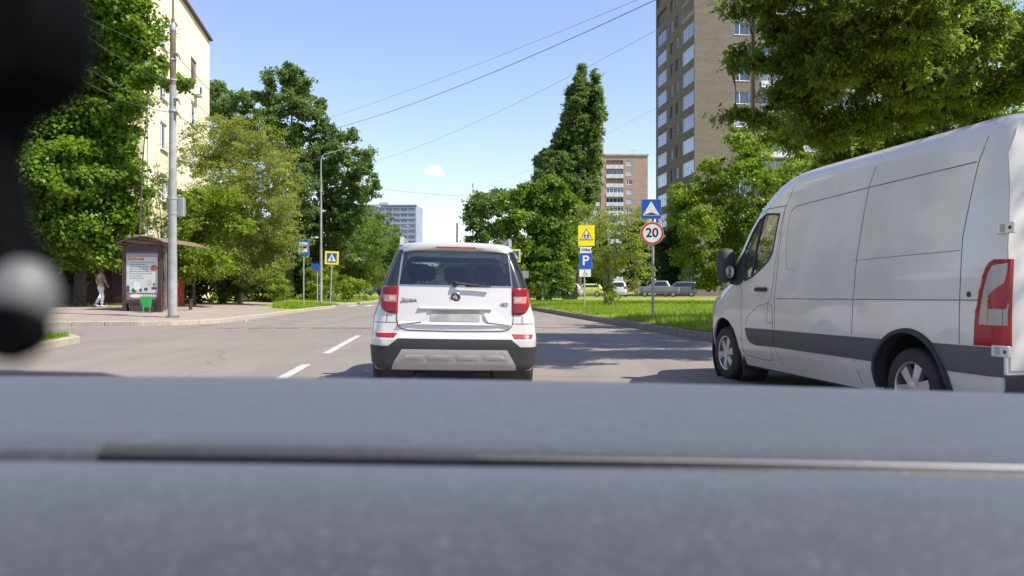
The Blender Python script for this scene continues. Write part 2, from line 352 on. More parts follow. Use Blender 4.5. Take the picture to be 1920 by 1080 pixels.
def sheet(name, poly, z, mat, step=0, kind='structure', parent=None, maxr=None):
    bm = bmesh.new(); bm.faces.new([bm.verts.new((x, y, 0)) for x, y in poly])
    if step:
        for ax in (0, 1):
            lo = min(p[ax] for p in poly); hi = max(p[ax] for p in poly)
            v = lo + step
            while v < hi:
                s = step * (1 if (not maxr or abs(v) < maxr) else 8)
                no = (1, 0, 0) if ax == 0 else (0, 1, 0); co = (v, 0, 0) if ax == 0 else (0, v, 0)
                bmesh.ops.bisect_plane(bm, geom=bm.verts[:] + bm.edges[:] + bm.faces[:], plane_co=co, plane_no=no); v += s
    else: bmesh.ops.triangulate(bm, faces=bm.faces)
    for v in bm.verts: v.co.z = z(v.co.x, v.co.y) if callable(z) else z
    bmesh.ops.recalc_face_normals(bm, faces=bm.faces)
    if sum(f.normal.z for f in bm.faces) < 0: bmesh.ops.reverse_faces(bm, faces=bm.faces)
    me = bpy.data.meshes.new(name); bm.to_mesh(me); bm.free()
    o = link(name, me, mat, parent)
    if kind: o['kind'] = kind
    return o
sheet('ground', [(-900, -60), (900, -60), (900, 1400), (-900, 1400)], -.03, M['ground'])
road = sheet('road', [(-80, -20), (30, -20), (30, 10), (12, 200), (-60, 200), (-60, 60), (-80, 60)], 0.0, M['asphalt'])
# raised ground either side, meeting the kerbs
lawn_r = sheet('lawn', [(p[0] + .16, p[1]) for p in RK] + [(120, 185), (120, -12)], zr, M['lawn'], 1.2, maxr=60)
left_v = sheet('verge', [(p[0] - .02, p[1] + .12) for p in LK1 if p[0] < -10.9 and p[1] < 30] + [(p[0] - .14, p[1]) for p in LK1 if not (p[0] < -10.9 and p[1] < 30)] + [(-120, 51.2), (-120, 24.4)], zl, M['lawn'], 1.5)
sheet('far_verge', [(p[0] - .1, p[1] + .05) for p in LK2] + [(-150, 180), (-150, 56.2)], zl, M['lawn'], 3)
sheet('corner_verge', [(p[0] - .12, p[1] - .1) for p in LK3] + [(-70, -12)], zi, M['lawn'], 2)
sheet('pavement', [(p[0] - .02, p[1] + .14) for p in LK1 if p[0] < -10.9 and p[1] < 30 and p[0] > -62] + [(p[0] - .15, p[1]) for p in LK1 if not (p[0] < -10.9 and p[1] < 30) and p[1] < 38] +
      [(-12.6, 40.5), (-14.3, 43.5), (-15.2, 50.9), (-17.2, 50.9), (-17.6, 44), (-17.9, 39.5), (-21, 37.2), (-62, 37.0)], lambda x, y: zl(x, y) + .016, M['sidewalk'], 1.5)
sheet('parking_strip', [(6, 83.5), (60, 83.5), (60, 93), (6, 93)], .28, M['asphalt'])
sheet('footpath', [(4.6, 26.6), (5.8, 26.9), (30, 29.4), (30, 30.4), (5.6, 27.8), (4.4, 27.5)], lambda x, y: zr(x, y) + .012, M['sidewalk'], 1.2)

def kerb(name, line, mat, side, s_from, s_to, top=.15, w=.16, stone=1.0):
    """kerb made of stones; side=+1: the body of the stone lies right of the direction of travel"""
    root = empty(name); root['kind'] = 'structure'
    P = [Vector((*p, 0)) for p in line]; L = [0]
    for a, b in zip(P, P[1:]): L.append(L[-1] + (b - a).length)
    def pos(s):
        i = max(0, min(len(L) - 2, int(np.searchsorted(L, s)) - 1)); t = (s - L[i]) / max(1e-6, L[i + 1] - L[i]); return P[i].lerp(P[i + 1], t)
    protos = []
    for k in range(4):
        mb = MB(); j = random.uniform(-.006, .006)
        mb.box(-.492 * stone, 0, -.05, .492 * stone, w, top + j, .018); protos.append(mb)
    meshes = []
    s = 0; k = 0
    rest = MB()
    while s + stone < L[-1]:
        a = pos(s); b = pos(s + stone); c = (a + b) / 2; d = (b - a)
        rz = math.atan2(d.y, d.x)
        if side > 0: rz += math.pi
        if s_from <= s <= s_to:
            if len(meshes) < 4: o = protos[len(meshes)].build('kerb_stone', mat, root, (c.x, c.y, 0)); meshes.append(o)
            else:
                o = random.choice(meshes).copy(); col.objects.link(o); o.location = (c.x, c.y, random.uniform(-.008, .004)); o.parent = root
            o.rotation_euler = (random.uniform(-.012, .012), 0, rz + random.uniform(-.006, .006))
        else:
            Mx = Matrix.Translation(c) @ Matrix.Rotation(rz, 4, 'Z'); rest.box(-.495 * stone, 0, -.05, .495 * stone, w, top, .0, Mx)
        s += stone; k += 1
    if rest.v: tag(rest.build('kerb_run', mat, root), kind='stuff')
    return root
kerb('kerb', RK, M['kerb_dark'], 1, 12, 90, top=.195)
kerb('kerb', LK1, M['kerb'], -1, 35, 99)
kerb('kerb', LK2, M['kerb'], -1, 5, 40)
kerb('kerb', LK3, M['kerb'], 1, 50, 72)

# markings
def quad(name, pts, z, mat, parent=None): 
    o = sheet(name, pts, z, mat, kind='structure' if parent is None else None, parent=parent); return o
def lane_x(y): return -3.07 - .0894 * (y - 10.19) - 0.00015 * max(0, y - 30) ** 2
for (a, b) in ((6.2, 12.15), (14.2, 19.6), (28.0, 33.4), (35.2, 40.6), (42.4, 47.8), (60, 66), (68, 74), (76, 82)):
    n_ = 6; L_ = [(lane_x(a + (b - a) * i / n_) - .075, a + (b - a) * i / n_) for i in range(n_ + 1)]
    quad('lane_marking', L_ + [(x + .15, y) for x, y in reversed(L_)], .004, M['paint'])
# zebra beyond the bus bay
for i in range(9):
    x0 = -11.2 + i * 1.15
    quad('zebra_stripe', [(x0, 51.8), (x0 + .45, 51.8), (x0 + .2, 55.6), (x0 - .25, 55.6)], .004, M['paint'])
# asphalt speed hump across the road with its worn white edge blocks
hp = MB(); n_ = 26
xa, xb = -9.9, 3.4; prof = [(0, 0), (.12, .022), (.35, .045), (.75, .058), (1.15, .045), (1.4, .022), (1.52, 0)]
vs = []; 
for i in range(n_ + 1):
    t = i / n_; x = xa + (xb - xa) * t; e = min(1, min(t, 1 - t) * 14)
    for (dy, z) in prof: vs.append((x, 23.35 + dy + .12 * t, z * e + .002))
k = len(prof); fs = [(i * k + j, (i + 1) * k + j, (i + 1) * k + j + 1, i * k + j + 1) for i in range(n_) for j in range(k - 1)]
hp.add(vs, fs); hump = hp.build('speed_hump', M['asphalt'], smooth=True); tag(hump, kind='structure')
quad('tar_joint', [(-8.9, 23.18), (-3.2, 23.24), (3.2, 23.33), (3.2, 23.47), (-3.2, 23.41), (-8.9, 23.30)], .008, M['tar'])
quad('tar_joint', [(-10.1, 24.95), (3.1, 25.05), (3.1, 25.11), (-10.1, 25.0)], .006, M['tar'])
for i in range(12):
    x0 = -8.4 + i * .98 + random.uniform(-.1, .1); w_ = random.uniform(.4, .75)
    quad('hump_block', [(x0, 22.85 + random.uniform(0, .1)), (x0 + w_, 22.9), (x0 + w_ - .06, 23.16), (x0 + .05, 23.17)], .004, M['paint_worn'])
# litter: pale crumpled paper near the kerb
mb = MB()
for i in range(5):
    a, b, c = [Vector((random.uniform(-.14, .14), random.uniform(-.1, .1), random.uniform(0, .08))) for _ in range(3)]
    mb.add([a, b, c, a + (c - b) * .7], [(0, 1, 2, 3)])
tag(mb.build('crumpled_paper', M['s_white'], None, (-9.1, 26.6, .02)), 'crumpled white paper scrap lying on the road beside the left kerb', 'litter')

# ------------------------------------------------------------------ grass blades (geometry)
def blades(name, pts, h0, h1, w, zf, mat):
    n = len(pts); P = np.array(pts); rng = np.random.default_rng(len(pts))
    h = rng.uniform(h0, h1, n) * (0.7 + .6 * rng.random(n)); a = rng.uniform(0, 2 * np.pi, n); lean = rng.normal(0, .35, (n, 2)) * h[:, None]
    z = np.array([zf(x, y) for x, y in pts]) - .01
    dx = np.cos(a) * w / 2; dy = np.sin(a) * w / 2
    V = np.zeros((n, 3, 3)); V[:, 0] = np.c_[P[:, 0] - dx, P[:, 1] - dy, z]; V[:, 1] = np.c_[P[:, 0] + dx, P[:, 1] + dy, z]
    V[:, 2] = np.c_[P[:, 0] + lean[:, 0], P[:, 1] + lean[:, 1], z + h]
    o = rawmesh(name, V.reshape(-1, 3), 3, mat, np.repeat(np.clip(rng.normal(.42, .2, n) + .22 * np.sin(P[:, 0] * 1.1 + np.sin(P[:, 1] * .7) * 2) * np.sin(P[:, 1] * .45 + P[:, 0] * .3) + .12 * np.sin(P[:, 0] * 4.3 + P[:, 1] * 2.1), 0, 1), 3)); return o
def rawmesh(name, V, k, mat, tone=None, parent=None):
    nv = len(V); nf = nv // k; me = bpy.data.meshes.new(name)
    me.vertices.add(nv); me.vertices.foreach_set('co', V.astype(np.float32).ravel())
    me.loops.add(nv); me.loops.foreach_set('vertex_index', np.arange(nv, dtype=np.int32))
    me.polygons.add(nf); me.polygons.foreach_set('loop_start', np.arange(0, nv, k, dtype=np.int32))
    try: me.polygons.foreach_set('loop_total', np.full(nf, k, dtype=np.int32))
    except Exception: pass
    if tone is not None:
        at_ = me.attributes.new('tone', 'FLOAT', 'POINT'); at_.data.foreach_set('value', tone.astype(np.float32))
    me.update(calc_edges=True); return link(name, me, mat, parent)
pts = []
while len(pts) < 52000:
    y = 14 + 46 * random.random() ** 1.5; x = RKx(y) + .2 + (9 + y * .25) * random.random() ** 1.25
    if x / y > .42: continue
    if 26.5 < y - (x - 4.5) * .103 < 27.6 and random.random() < .75: continue
    if math.sin(x * .9 + 1.3 * math.sin(y * .5)) * math.sin(y * .8 + x * .35) > .72 and random.random() < .8: continue
    pts.append((x, y))
tag(blades('grass', pts, .07, .19, .022, zr, M['blade']), kind='stuff')
pts = []
while len(pts) < 26000:
    r = random.random()
    if r < .35:
        x = random.uniform(-15.2, -11.3); y = random.uniform(40, 50.5)
        if x < -12.6 - (y - 40.5) * .3: continue
    elif r < .75: x = random.uniform(-34, -17.5); y = random.uniform(37.1, 40.5)
    else: x = random.uniform(-21, -12.5) - .1 * 0; y = 57.5 + random.random() * 22; x = LKx(y) - .3 - 6 * random.random()
    pts.append((x, y))
tag(blades('verge_grass', pts, .08, .2, .03, zl, M['blade']), kind='stuff')
pts = []
for _ in range(9000):
    y = random.uniform(9, 17.6); x = np.interp(y, [p[1] for p in reversed(LK3) if p[0] > -9.8], [p[0] for p in reversed(LK3) if p[0] > -9.8]) - .3 - random.random() ** 1.3 * 4
    pts.append((float(x), y))
tag(blades('corner_grass', pts, .06, .16, .018, zi, M['blade']), kind='stuff')
# ------------------------------------------------------------------ buildings
def facade(mb, O, U, w, h, rects, depth):
    """wall face with recessed openings. U points right as seen from outside."""
    N = Vector((U.y, -U.x, 0)); us = sorted({0, w, *[r[0] for r in rects], *[r[2] for r in rects]}); zs = sorted({0, h, *[r[1] for r in rects], *[r[3] for r in rects]})
    P = lambda u, z, d=0: O + U * u + Vector((0, 0, z)) - N * d
    for i in range(len(us) - 1):
        cu = (us[i] + us[i + 1]) / 2; run = None
        for j in range(len(zs) - 1):
            cz = (zs[j] + zs[j + 1]) / 2
            hole = any(r[0] < cu < r[2] and r[1] < cz < r[3] for r in rects)
            if not hole: mb.add([P(us[i], zs[j]), P(us[i + 1], zs[j]), P(us[i + 1], zs[j + 1]), P(us[i], zs[j + 1])], [(0, 1, 2, 3)])
    for a, b, c, d in rects:
        q = [(a, b), (c, b), (c, d), (a, d)]
        for k in range(4):
            (u0, z0), (u1, z1) = q[k], q[(k + 1) % 4]
            mb.add([P(u0, z0), P(u1, z1), P(u1, z1, depth), P(u0, z0, depth)], [(0, 1, 2, 3)])
        mb.add([P(a, b, depth), P(c, b, depth), P(c, d, depth), P(a, d, depth)], [(0, 1, 2, 3)])
def make_window(w, h, bars, fm, pm, parent, transom=None, sill=None, fw=.07):
    """frame mesh (local x right, -y out) with its pane as a child"""
    mb = MB(); mb.box(0, -.03, 0, fw, .04, h).box(w - fw, -.03, 0, w, .04, h).box(fw, -.03, 0, w - fw, .04, fw).box(fw, -.03, h - fw, w - fw, .04, h)
    for b in bars: mb.box(b * w - fw / 2, -.028, fw, b * w + fw / 2, .038, h - fw)
    if transom: mb.box(fw, -.026, transom * h - fw / 2, w - fw, .036, transom * h + fw / 2)
    if sill: mb.box(-.06, -.22, -.06, w + .06, .0, -.01)
    f = mb.build('window', fm, parent); g = MB().box(fw * .5, .0, fw * .5, w - fw * .5, .012, h - fw * .5).build('pane', pm, f)
    return f
def place_window(proto, parent, O, U, u, z, depth, label=None):
    N = Vector((U.y, -U.x, 0)); p = O + U * u + Vector((0, 0, z)) - N * depth
    c = copy_tree(proto, parent); c.location = p; c.rotation_euler = (0, 0, math.atan2(U.y, U.x)); return c
def drop(o):
    for ch in list(o.children): bpy.data.objects.remove(ch)
    bpy.data.objects.remove(o)

# tall grey brick tower on the right
b = empty('apartment_tower', (22.05, 93, .2), 0, 'tall grey-brown brick apartment tower with white framed windows behind the green trees at right', 'building')
C0 = Vector((0, 0, 0)); FAR = Vector((20.3 - 22.05, 15.5, 0)); UL = (C0 - FAR).normalized(); UF = Vector((.9936, .112, 0))
FL = 15; Z = lambda k: 2.8 * k + 1.0; TOP = 43.2
left_cols = [(.35, 4.75, 1.75, 'A'), (6.4, 7.5, 1.45, 'B'), (8.5, 9.7, 1.45, 'B'), (11.1, 15.35, 1.75, 'D')]
fr_cols = [(5.0, 6.9, 1.6), (13.3, 15.2, 1.6), (22.5, 24.4, 1.6)]; fr_balc = [(8.2, 12.4), (16.2, 20.6)]
rl = []; rf = []
for k in range(FL):
    for a, c, hh, t in left_cols: rl.append((a, Z(k) + (.15 if t == 'B' else 0), c, Z(k) + (.15 if t == 'B' else 0) + hh))
    for a, c, hh in fr_cols: rf.append((a, Z(k) + .1, c, Z(k) + .1 + hh))
    for a, c in fr_balc: rf.append((a, Z(k) - .75, c, Z(k) + 1.55))
wall = MB(); facade(wall, FAR, UL, 15.6, TOP, [r for r in rl if not (r[2] - r[0] > 3 and r[1] > Z(12) - .01 and r[0] > 10)], .32)
wall2 = MB(); facade(wall2, C0, UF, 32, TOP, rf, .30)
for a_, b_ in ((FAR, FAR + UF * 32), (C0 + UF * 32, FAR + UF * 32)):
    wall2.add([a_, b_, b_ + Vector((0, 0, TOP)), a_ + Vector((0, 0, TOP))], [(0, 1, 2, 3)])
wall.build('wall', M['grey_brick'], b); wall2.build('wall', M['grey_brick'], b)
MB().prism([(FAR.x - .25, FAR.y + .2), (-.25, -.25), (32.2, 3.4), (30.4, 19.3)], TOP - .0, TOP + .35, 'XY').build('roof', M['concrete'], b)
band = MB()
for k in range(1, FL):     # thin soldier course every storey, proud of the brick
    NL = Vector((UL.y, -UL.x, 0)); p0 = FAR + NL * .015; p1 = C0 + NL * .015
wW = make_window(4.4, 1.75, (.25, .5, .75), M['upvc'], M['pane'], b); wWb = make_window(4.4, 1.75, (.17, .34, .5, .67, .84), M['blueframe'], M['pane'], b)
wD = make_window(4.25, 1.75, (.2, .45, .72), M['upvc'], M['pane'], b); wN = make_window(1.1, 1.45, (.5,), M['upvc'], M['pane'], b); wNo = make_window(1.1, 1.45, (.6,), M['oldframe'], M['pane_dark'], b)
wN2 = make_window(1.2, 1.45, (.5,), M['upvc'], M['pane'], b); wE = make_window(1.9, 1.6, (.38,), M['upvc'], M['pane'], b, sill=True); wBal = make_window(4.2, 1.5, (.25, .5, .75), M['upvc'], M['pane'], b)
rail = MB()
for i in range(30): rail.box(.07 + i * .145, -.02, 0, .09 + i * .145, 0, .8)
rail.box(0, -.03, .78, 4.2, .01, .84).box(0, -.03, 0, 4.2, .01, .05); railo = rail.build('balcony_rail', M['steel'], b)
para = MB().box(0, -.1, -.85, 4.2, .0, .0).build('parapet', M['white_wall'], b)
for k in range(FL):
    if k < 13: place_window(wWb if k in (11, 12, 7) else wW, b, FAR, UL, .35, Z(k), .12)
    place_window(wNo if k % 3 else wN, b, FAR, UL, 6.4, Z(k) + .15, .16); place_window(wN2 if k % 2 else wNo, b, FAR, UL, 8.5, Z(k) + .15, .16)
    if k < 12: place_window(wD, b, FAR, UL, 11.1, Z(k), .10)
    for a, c, hh in fr_cols: place_window(wE, b, C0, UF, a, Z(k) + .1, .16)
    for n_, (a, c) in enumerate(fr_balc):
        place_window(wBal, b, C0, UF, a, Z(k) + .03, .2)
        q = (railo if (k + n_) % 3 else para); o = q.copy(); col.objects.link(o); o.parent = b
        N_ = Vector((UF.y, -UF.x, 0)); o.location = C0 + UF * a + Vector((0, 0, Z(k) - .78 + (.0 if q is railo else .80))) + N_ * .55; o.rotation_euler = (0, 0, math.atan2(UF.y, UF.x))
        sl = MB().box(0, -.6, 0, 4.2, .3, .14).build('balcony_slab', M['concrete'], b) if (k == 0 and n_ == 0) else slab.copy()
        if not (k == 0 and n_ == 0): col.objects.link(sl)
        slab = sl; sl.parent = b; sl.location = C0 + UF * a + Vector((0, 0, Z(k) - .95)); sl.rotation_euler = (0, 0, math.atan2(UF.y, UF.x))
# open loggias near the top
for u in (11.1,):
    mb = MB(); NL = Vector((UL.y, -UL.x, 0)); O2 = FAR + UL * u
    fac = MB(); facade(fac, FAR + UL * 11.1 + Vector((0, 0, Z(12) - .2)) + NL * .004, UL, 4.3, 2.3, [(.15, .5, 4.15, 2.1)], 1.2); fac.build('loggia', M['red_brick'], b)
vent = MB()
for k in range(FL):
    for u in (4.0, 14.2): 
        Mx = Matrix.Translation(FAR + UL * u + Vector((0, 0, Z(k) + 2.05))) @ Matrix.Rotation(math.atan2(UL.y, UL.x), 4, 'Z'); vent.box(0, -.06, 0, .22, .0, .16, 0, Mx)
vent.build('vent_cover', M['pole_brown'], b)
dp = MB().tube([(0, 0, 0), (0, 0, TOP)], .11, 8).build('drainpipe', M['bark'], b); dp.location = C0 + UF * 7.5 + Vector((.02, -.12, 0))
for o in (wW, wWb, wD, wN, wNo, wN2, wE, wBal, railo, para): drop(o)

# mid-distance brick slab with white balconies
b = empty('brick_apartment_block', (0, 230, 0), 0, 'pinkish brick apartment block with white balcony fronts beside the tall poplar', 'building')
X0, X1 = 6.85, 40.6; O = Vector((X0, 0, 0)); U = Vector((1, 0, 0)); TOPB = 40.9
rects = []; Zb = lambda k: 1.45 + 2.8 * k
bays = [(21.3, 26.4), (15.2, 19.4), (6.5, 11.5), (1, 5)]; wins = [27.3, 12.5]
for k in range(14):
    for a, c in bays: rects.append((a, Zb(k) - .6, c, Zb(k) + 1.7))
    for a in wins: rects.append((a, Zb(k), a + 1.9, Zb(k) + 1.55))
mb = MB(); facade(mb, O, U, X1 - X0, TOPB, rects, .9)
mb.add([(X1, 0, 0), (X1, 14, 0), (X1, 14, TOPB), (X1, 0, TOPB)], [(0, 1, 2, 3)]); mb.add([(X0, 0, 0), (X0, 14, 0), (X0, 14, TOPB), (X0, 0, TOPB)], [(0, 1, 2, 3)])
mb.build('wall', M['red_brick'], b)
mb = MB().box(X0 - .2, -.25, TOPB, X1 + .2, 14, TOPB + .45).box(26.5, 2, TOPB + .4, 27.2, 3, TOPB + 1.5); mb.build('roof', M['concrete'], b)
MB().box(X0 + 12, 1, TOPB + .45, X0 + 20.6, 9, TOPB + 3.0).box(X0 + 19.7, -.35, 0, X0 + 20.5, -.002, TOPB + .9).build('stair_tower', M['red_brick'], b)
w1 = make_window(1.9, 1.55, (.4,), M['upvc'], M['pane'], b, fw=.12); w2 = make_window(5.1, 1.35, (.2, .42, .66, .85), M['upvc'], M['pane_dark'], b, fw=.12); w3 = make_window(4.2, 1.35, (.3, .62), M['upvc'], M['pane_dark'], b, fw=.12)
pr = MB().box(0, -.12, 0, 5.1, 0, 1.15).build('parapet', M['white_wall'], b)
for k in range(14):
    for a in wins: place_window(w1, b, O, U, a, Zb(k), .14)
    for a, c in bays:
        if not (k in (13, 11) and a > 20): place_window(w2 if c - a > 4.9 else w3, b, O, U, a, Zb(k) + .32, .1 if k % 3 else .8)
        o = pr.copy(); col.objects.link(o); o.parent = b; o.location = (X0 + a, -.02, Zb(k) - .82); o.scale = ((c - a) / 5.1, 1, 1)
mb = MB().tube([(X0 + 30, 3, TOPB), (X0 + 30, 3, TOPB + 2.4)], .07, 5).tube([(X0 + 28.8, 3, TOPB + 2.1), (X0 + 31.2, 3, TOPB + 2.2)], .05, 4).tube([(X0 + 32, 3, TOPB), (X0 + 32, 3, TOPB + 1.9)], .06, 5)
mb.build('roof_antenna', M['steel'], b)
for o in (w1, w2, w3, pr): drop(o)

# far blue-grey slab at the end of the street
b = empty('office_slab', (-56.1, 450, 0), 0, 'distant blue-grey panel high-rise with strips of windows at the end of the street', 'building')
O = Vector((-30, 0, 0)); TOPC = 49.7; rects = []; 
for k in range(15):
    for c in range(6): rects.append((29.3 - 4.35 * (c + 1) + .35, 1.3 + 3.22 * k, 29.3 - 4.35 * c - .15, 1.3 + 3.22 * k + 1.75))
mb = MB(); facade(mb, O, U, 30, TOPC, rects, .35); mb.add([(0, 0, 0), (2, 16, 0), (2, 16, TOPC), (0, 0, TOPC)], [(0, 1, 2, 3)]); mb.build('wall', M['bluegrey'], b)
MB().box(-30.2, -.4, TOPC, .3, 15, TOPC + .6).box(-22, 3, TOPC + .6, -17, 8, TOPC + 2.2).build('roof', M['bluegrey'], b)
w1 = make_window(3.85, 1.75, (.5,), M['bluegrey'], M['pane_dark'], b, fw=.15)
for r in rects: place_window(w1, b, O, U, r[0], r[1], .12)
bl = MB()
for k in range(15): bl.box(-29.8, -.10, 3.30 + 3.22 * k, 0, -.002, 3.55 + 3.22 * k)
bl.build('floor_band', M['concrete'], b); drop(w1)

# yellow brick house on the left
UY = Vector((-.178, .984, 0)).normalized(); OY = Vector((-18.44, 38.5, 0)); NY = Vector((UY.y, -UY.x, 0))
b = empty('yellow_brick_house', OY, 0, 'sunlit yellow brick apartment house behind the tree at left, brown roof edge', 'building')
LEN = 15.8; TY = 18.6; O = Vector((0, 0, 0)); ZY = lambda k: 3.2 + 2.8 * k
rects = []
for k in range(5):
    for u in (3.1, 10.2): rects.append((u, ZY(k), u + (1.45 if u < 10 else 1.65), ZY(k) + 1.5))
mb = MB(); facade(mb, O, UY, LEN, TY, rects, .22)
E_ = UY * LEN; D_ = -NY * 12; T_ = Vector((0, 0, TY))
mb.add([E_, E_ + D_, E_ + D_ + T_, E_ + T_], [(0, 1, 2, 3)]); mb.add([O, O + D_, O + D_ + T_, O + T_], [(0, 1, 2, 3)]); mb.build('wall', M['yellow_brick'], b)
rp = [O + NY * .22 - UY * .5, E_ + NY * .22 + UY * .12, E_ + D_ - NY * .5 + UY * .5, O + D_ - NY * .5 - UY * .5]; rz_ = Vector((0, 0, TY + .002)); ridge = [(rp[0] + rp[3]) / 2 + UY * 4 + Vector((0, 0, TY + 1.0)), (rp[1] + rp[2]) / 2 - UY * 4 + Vector((0, 0, TY + 1.0))]
mb = MB(); mb.add([p + rz_ for p in rp] + [p + rz_ + Vector((0, 0, .13)) for p in rp] + ridge, [(0, 1, 2, 3), (0, 1, 5, 4), (1, 2, 6, 5), (2, 3, 7, 6), (3, 0, 4, 7), (4, 5, 9, 8), (6, 7, 8, 9), (5, 6, 9), (7, 4, 8)]); rf_ = mb.build('roof', M['roofmetal'], b)
w1 = make_window(1.45, 1.5, (.38,), M['upvc'], M['pane'], b, sill=True); w2 = make_window(1.65, 1.5, (.35, .68), M['oldframe'], M['pane_dark'], b, sill=True); w3 = make_window(1.45, 1.5, (.6,), M['upvc'], M['pane_dark'], b, sill=True)
i = 0
for r in rects: place_window(w2 if r[0] > 10 and r[1] > 13 else (w1 if i % 3 else w3), b, O, UY, r[0], r[1], .10); i += 1
for o in (w1, w2, w3): drop(o)
dp = MB().tube([(0, 0, 0), (0, 0, TY - .1)], .07, 8).build('drainpipe', M['white_wall'], b); dp.location = UY * .6 + NY * .09
def ac_box(p, nm='outdoor unit of an air conditioner under an upper window of the yellow house'):
    a = empty('air_conditioner', p, math.atan2(UY.y, UY.x), nm, 'air conditioner')
    MB().box(-.42, -.36, 0, .42, -.04, .62, .02).build('casing', M['upvc'], a); MB().lathe([(.0, .0), (.24, .0), (.25, .02), (.0, .025)], 20, Matrix.Translation((-.08, -.362, .31)) @ Matrix.Rotation(R(90), 4, 'X')).build('fan_grille', M['plastic'], a)
    MB().box(-.35, -.4, -.06, -.3, 0, -.005).box(.3, -.4, -.06, .35, 0, -.005).build('bracket', M['steel'], a)
ac_box(OY + UY * 11.3 + NY * .01 + Vector((0, 0, 13.65)))

# ------------------------------------------------------------------ trees
rngT = np.random.default_rng(11)
def leaves(lobes, n_per, clump, leaf, asp, mat, parent, seed, droop=.25, up=.55, spread=.75, name='crown', stuff=True, tone0=.42):
    rng = np.random.default_rng(seed); Vs = []; Ts = []
    for (c, r) in lobes:
        c = np.array(c); r = np.array(r)
        area = 4.2 * (r[0] * r[2] + r[0] * r[1] + r[1] * r[2]) ; n = int(n_per * area)
        if n < 8: continue
        m = max(3, int(area / (clump * clump * 2.6)))
        d = rng.normal(size=(m, 3)); d /= np.linalg.norm(d, axis=1)[:, None]
        rad = .42 + .62 * rng.random(m) ** .6; rad[rng.random(m) < .16] *= 1.22; cc = c + d * r * rad[:, None]
        cs = clump * 1.1 * (.35 + 1.0 * rng.random(m)); cs[rad > 1.05] *= .55; tc = np.clip(rng.normal(tone0, .25, m), 0, 1)
        k = rng.integers(0, m, n); g = rng.normal(size=(n, 3)); g *= (np.abs(rng.normal(.75, .3, n)) / (np.linalg.norm(g, axis=1) + .1))[:, None]
        p = cc[k] + g * cs[k][:, None] * np.array([1, 1, .55])
        out = d[k] * .5; nr = out + rng.normal(size=(n, 3)) * spread + np.array([0, 0, up]); nr /= np.linalg.norm(nr, axis=1)[:, None]
        t = rng.normal(size=(n, 3)) + out * .8 + np.array([0, 0, -droop * 3]); t -= nr * (t * nr).sum(1)[:, None]; t /= np.linalg.norm(t, axis=1)[:, None] + 1e-9
        b_ = np.cross(nr, t); L = leaf * (.6 + .7 * rng.random(n)); W = L * asp
        fold = nr * (L * .12)[:, None]
        q = np.zeros((n, 4, 3)); q[:, 0] = p; q[:, 1] = p + t * (L * .45)[:, None] + b_ * (W * .5)[:, None] + fold; q[:, 2] = p + t * L[:, None]; q[:, 3] = p + t * (L * .45)[:, None] - b_ * (W * .5)[:, None] + fold
        Vs.append(q.reshape(-1, 3)); Ts.append(np.repeat(np.clip(tc[k] + rng.normal(0, .12, n), 0, 1), 4))
    # sparse larger leaves deep inside each lobe, inner shade put into their tone
    for (c, r) in lobes:
        c = np.array(c); r = np.array(r); area = 4.2 * (r[0] * r[2] + r[0] * r[1] + r[1] * r[2]); n = int(n_per * area * .08)
        if n < 8: continue
        d = rng.normal(size=(n, 3)); d /= np.linalg.norm(d, axis=1)[:, None]; p = c + d * r * (rng.random(n) ** .5 * .62)[:, None]
        nr = rng.normal(size=(n, 3)) + d * .3; nr /= np.linalg.norm(nr, axis=1)[:, None]; t = rng.normal(size=(n, 3)); t -= nr * (t * nr).sum(1)[:, None]; t /= np.linalg.norm(t, axis=1)[:, None] + 1e-9
        b_ = np.cross(nr, t); L = leaf * 2.1 * (.7 + .6 * rng.random(n)); W = L * max(asp, .6)
        q = np.zeros((n, 4, 3)); q[:, 0] = p; q[:, 1] = p + t * (L * .45)[:, None] + b_ * (W * .5)[:, None]; q[:, 2] = p + t * L[:, None]; q[:, 3] = p + t * (L * .45)[:, None] - b_ * (W * .5)[:, None]
        Vs.append(q.reshape(-1, 3)); Ts.append(np.repeat(np.clip(rng.normal(tone0 - .1, .15, n), 0, 1), 4))
    o = rawmesh(name, np.concatenate(Vs), 4, mat, np.concatenate(Ts), parent)
    if stuff: o['kind'] = 'stuff'
    return o
NLEAF = [0]
NM = 1.75
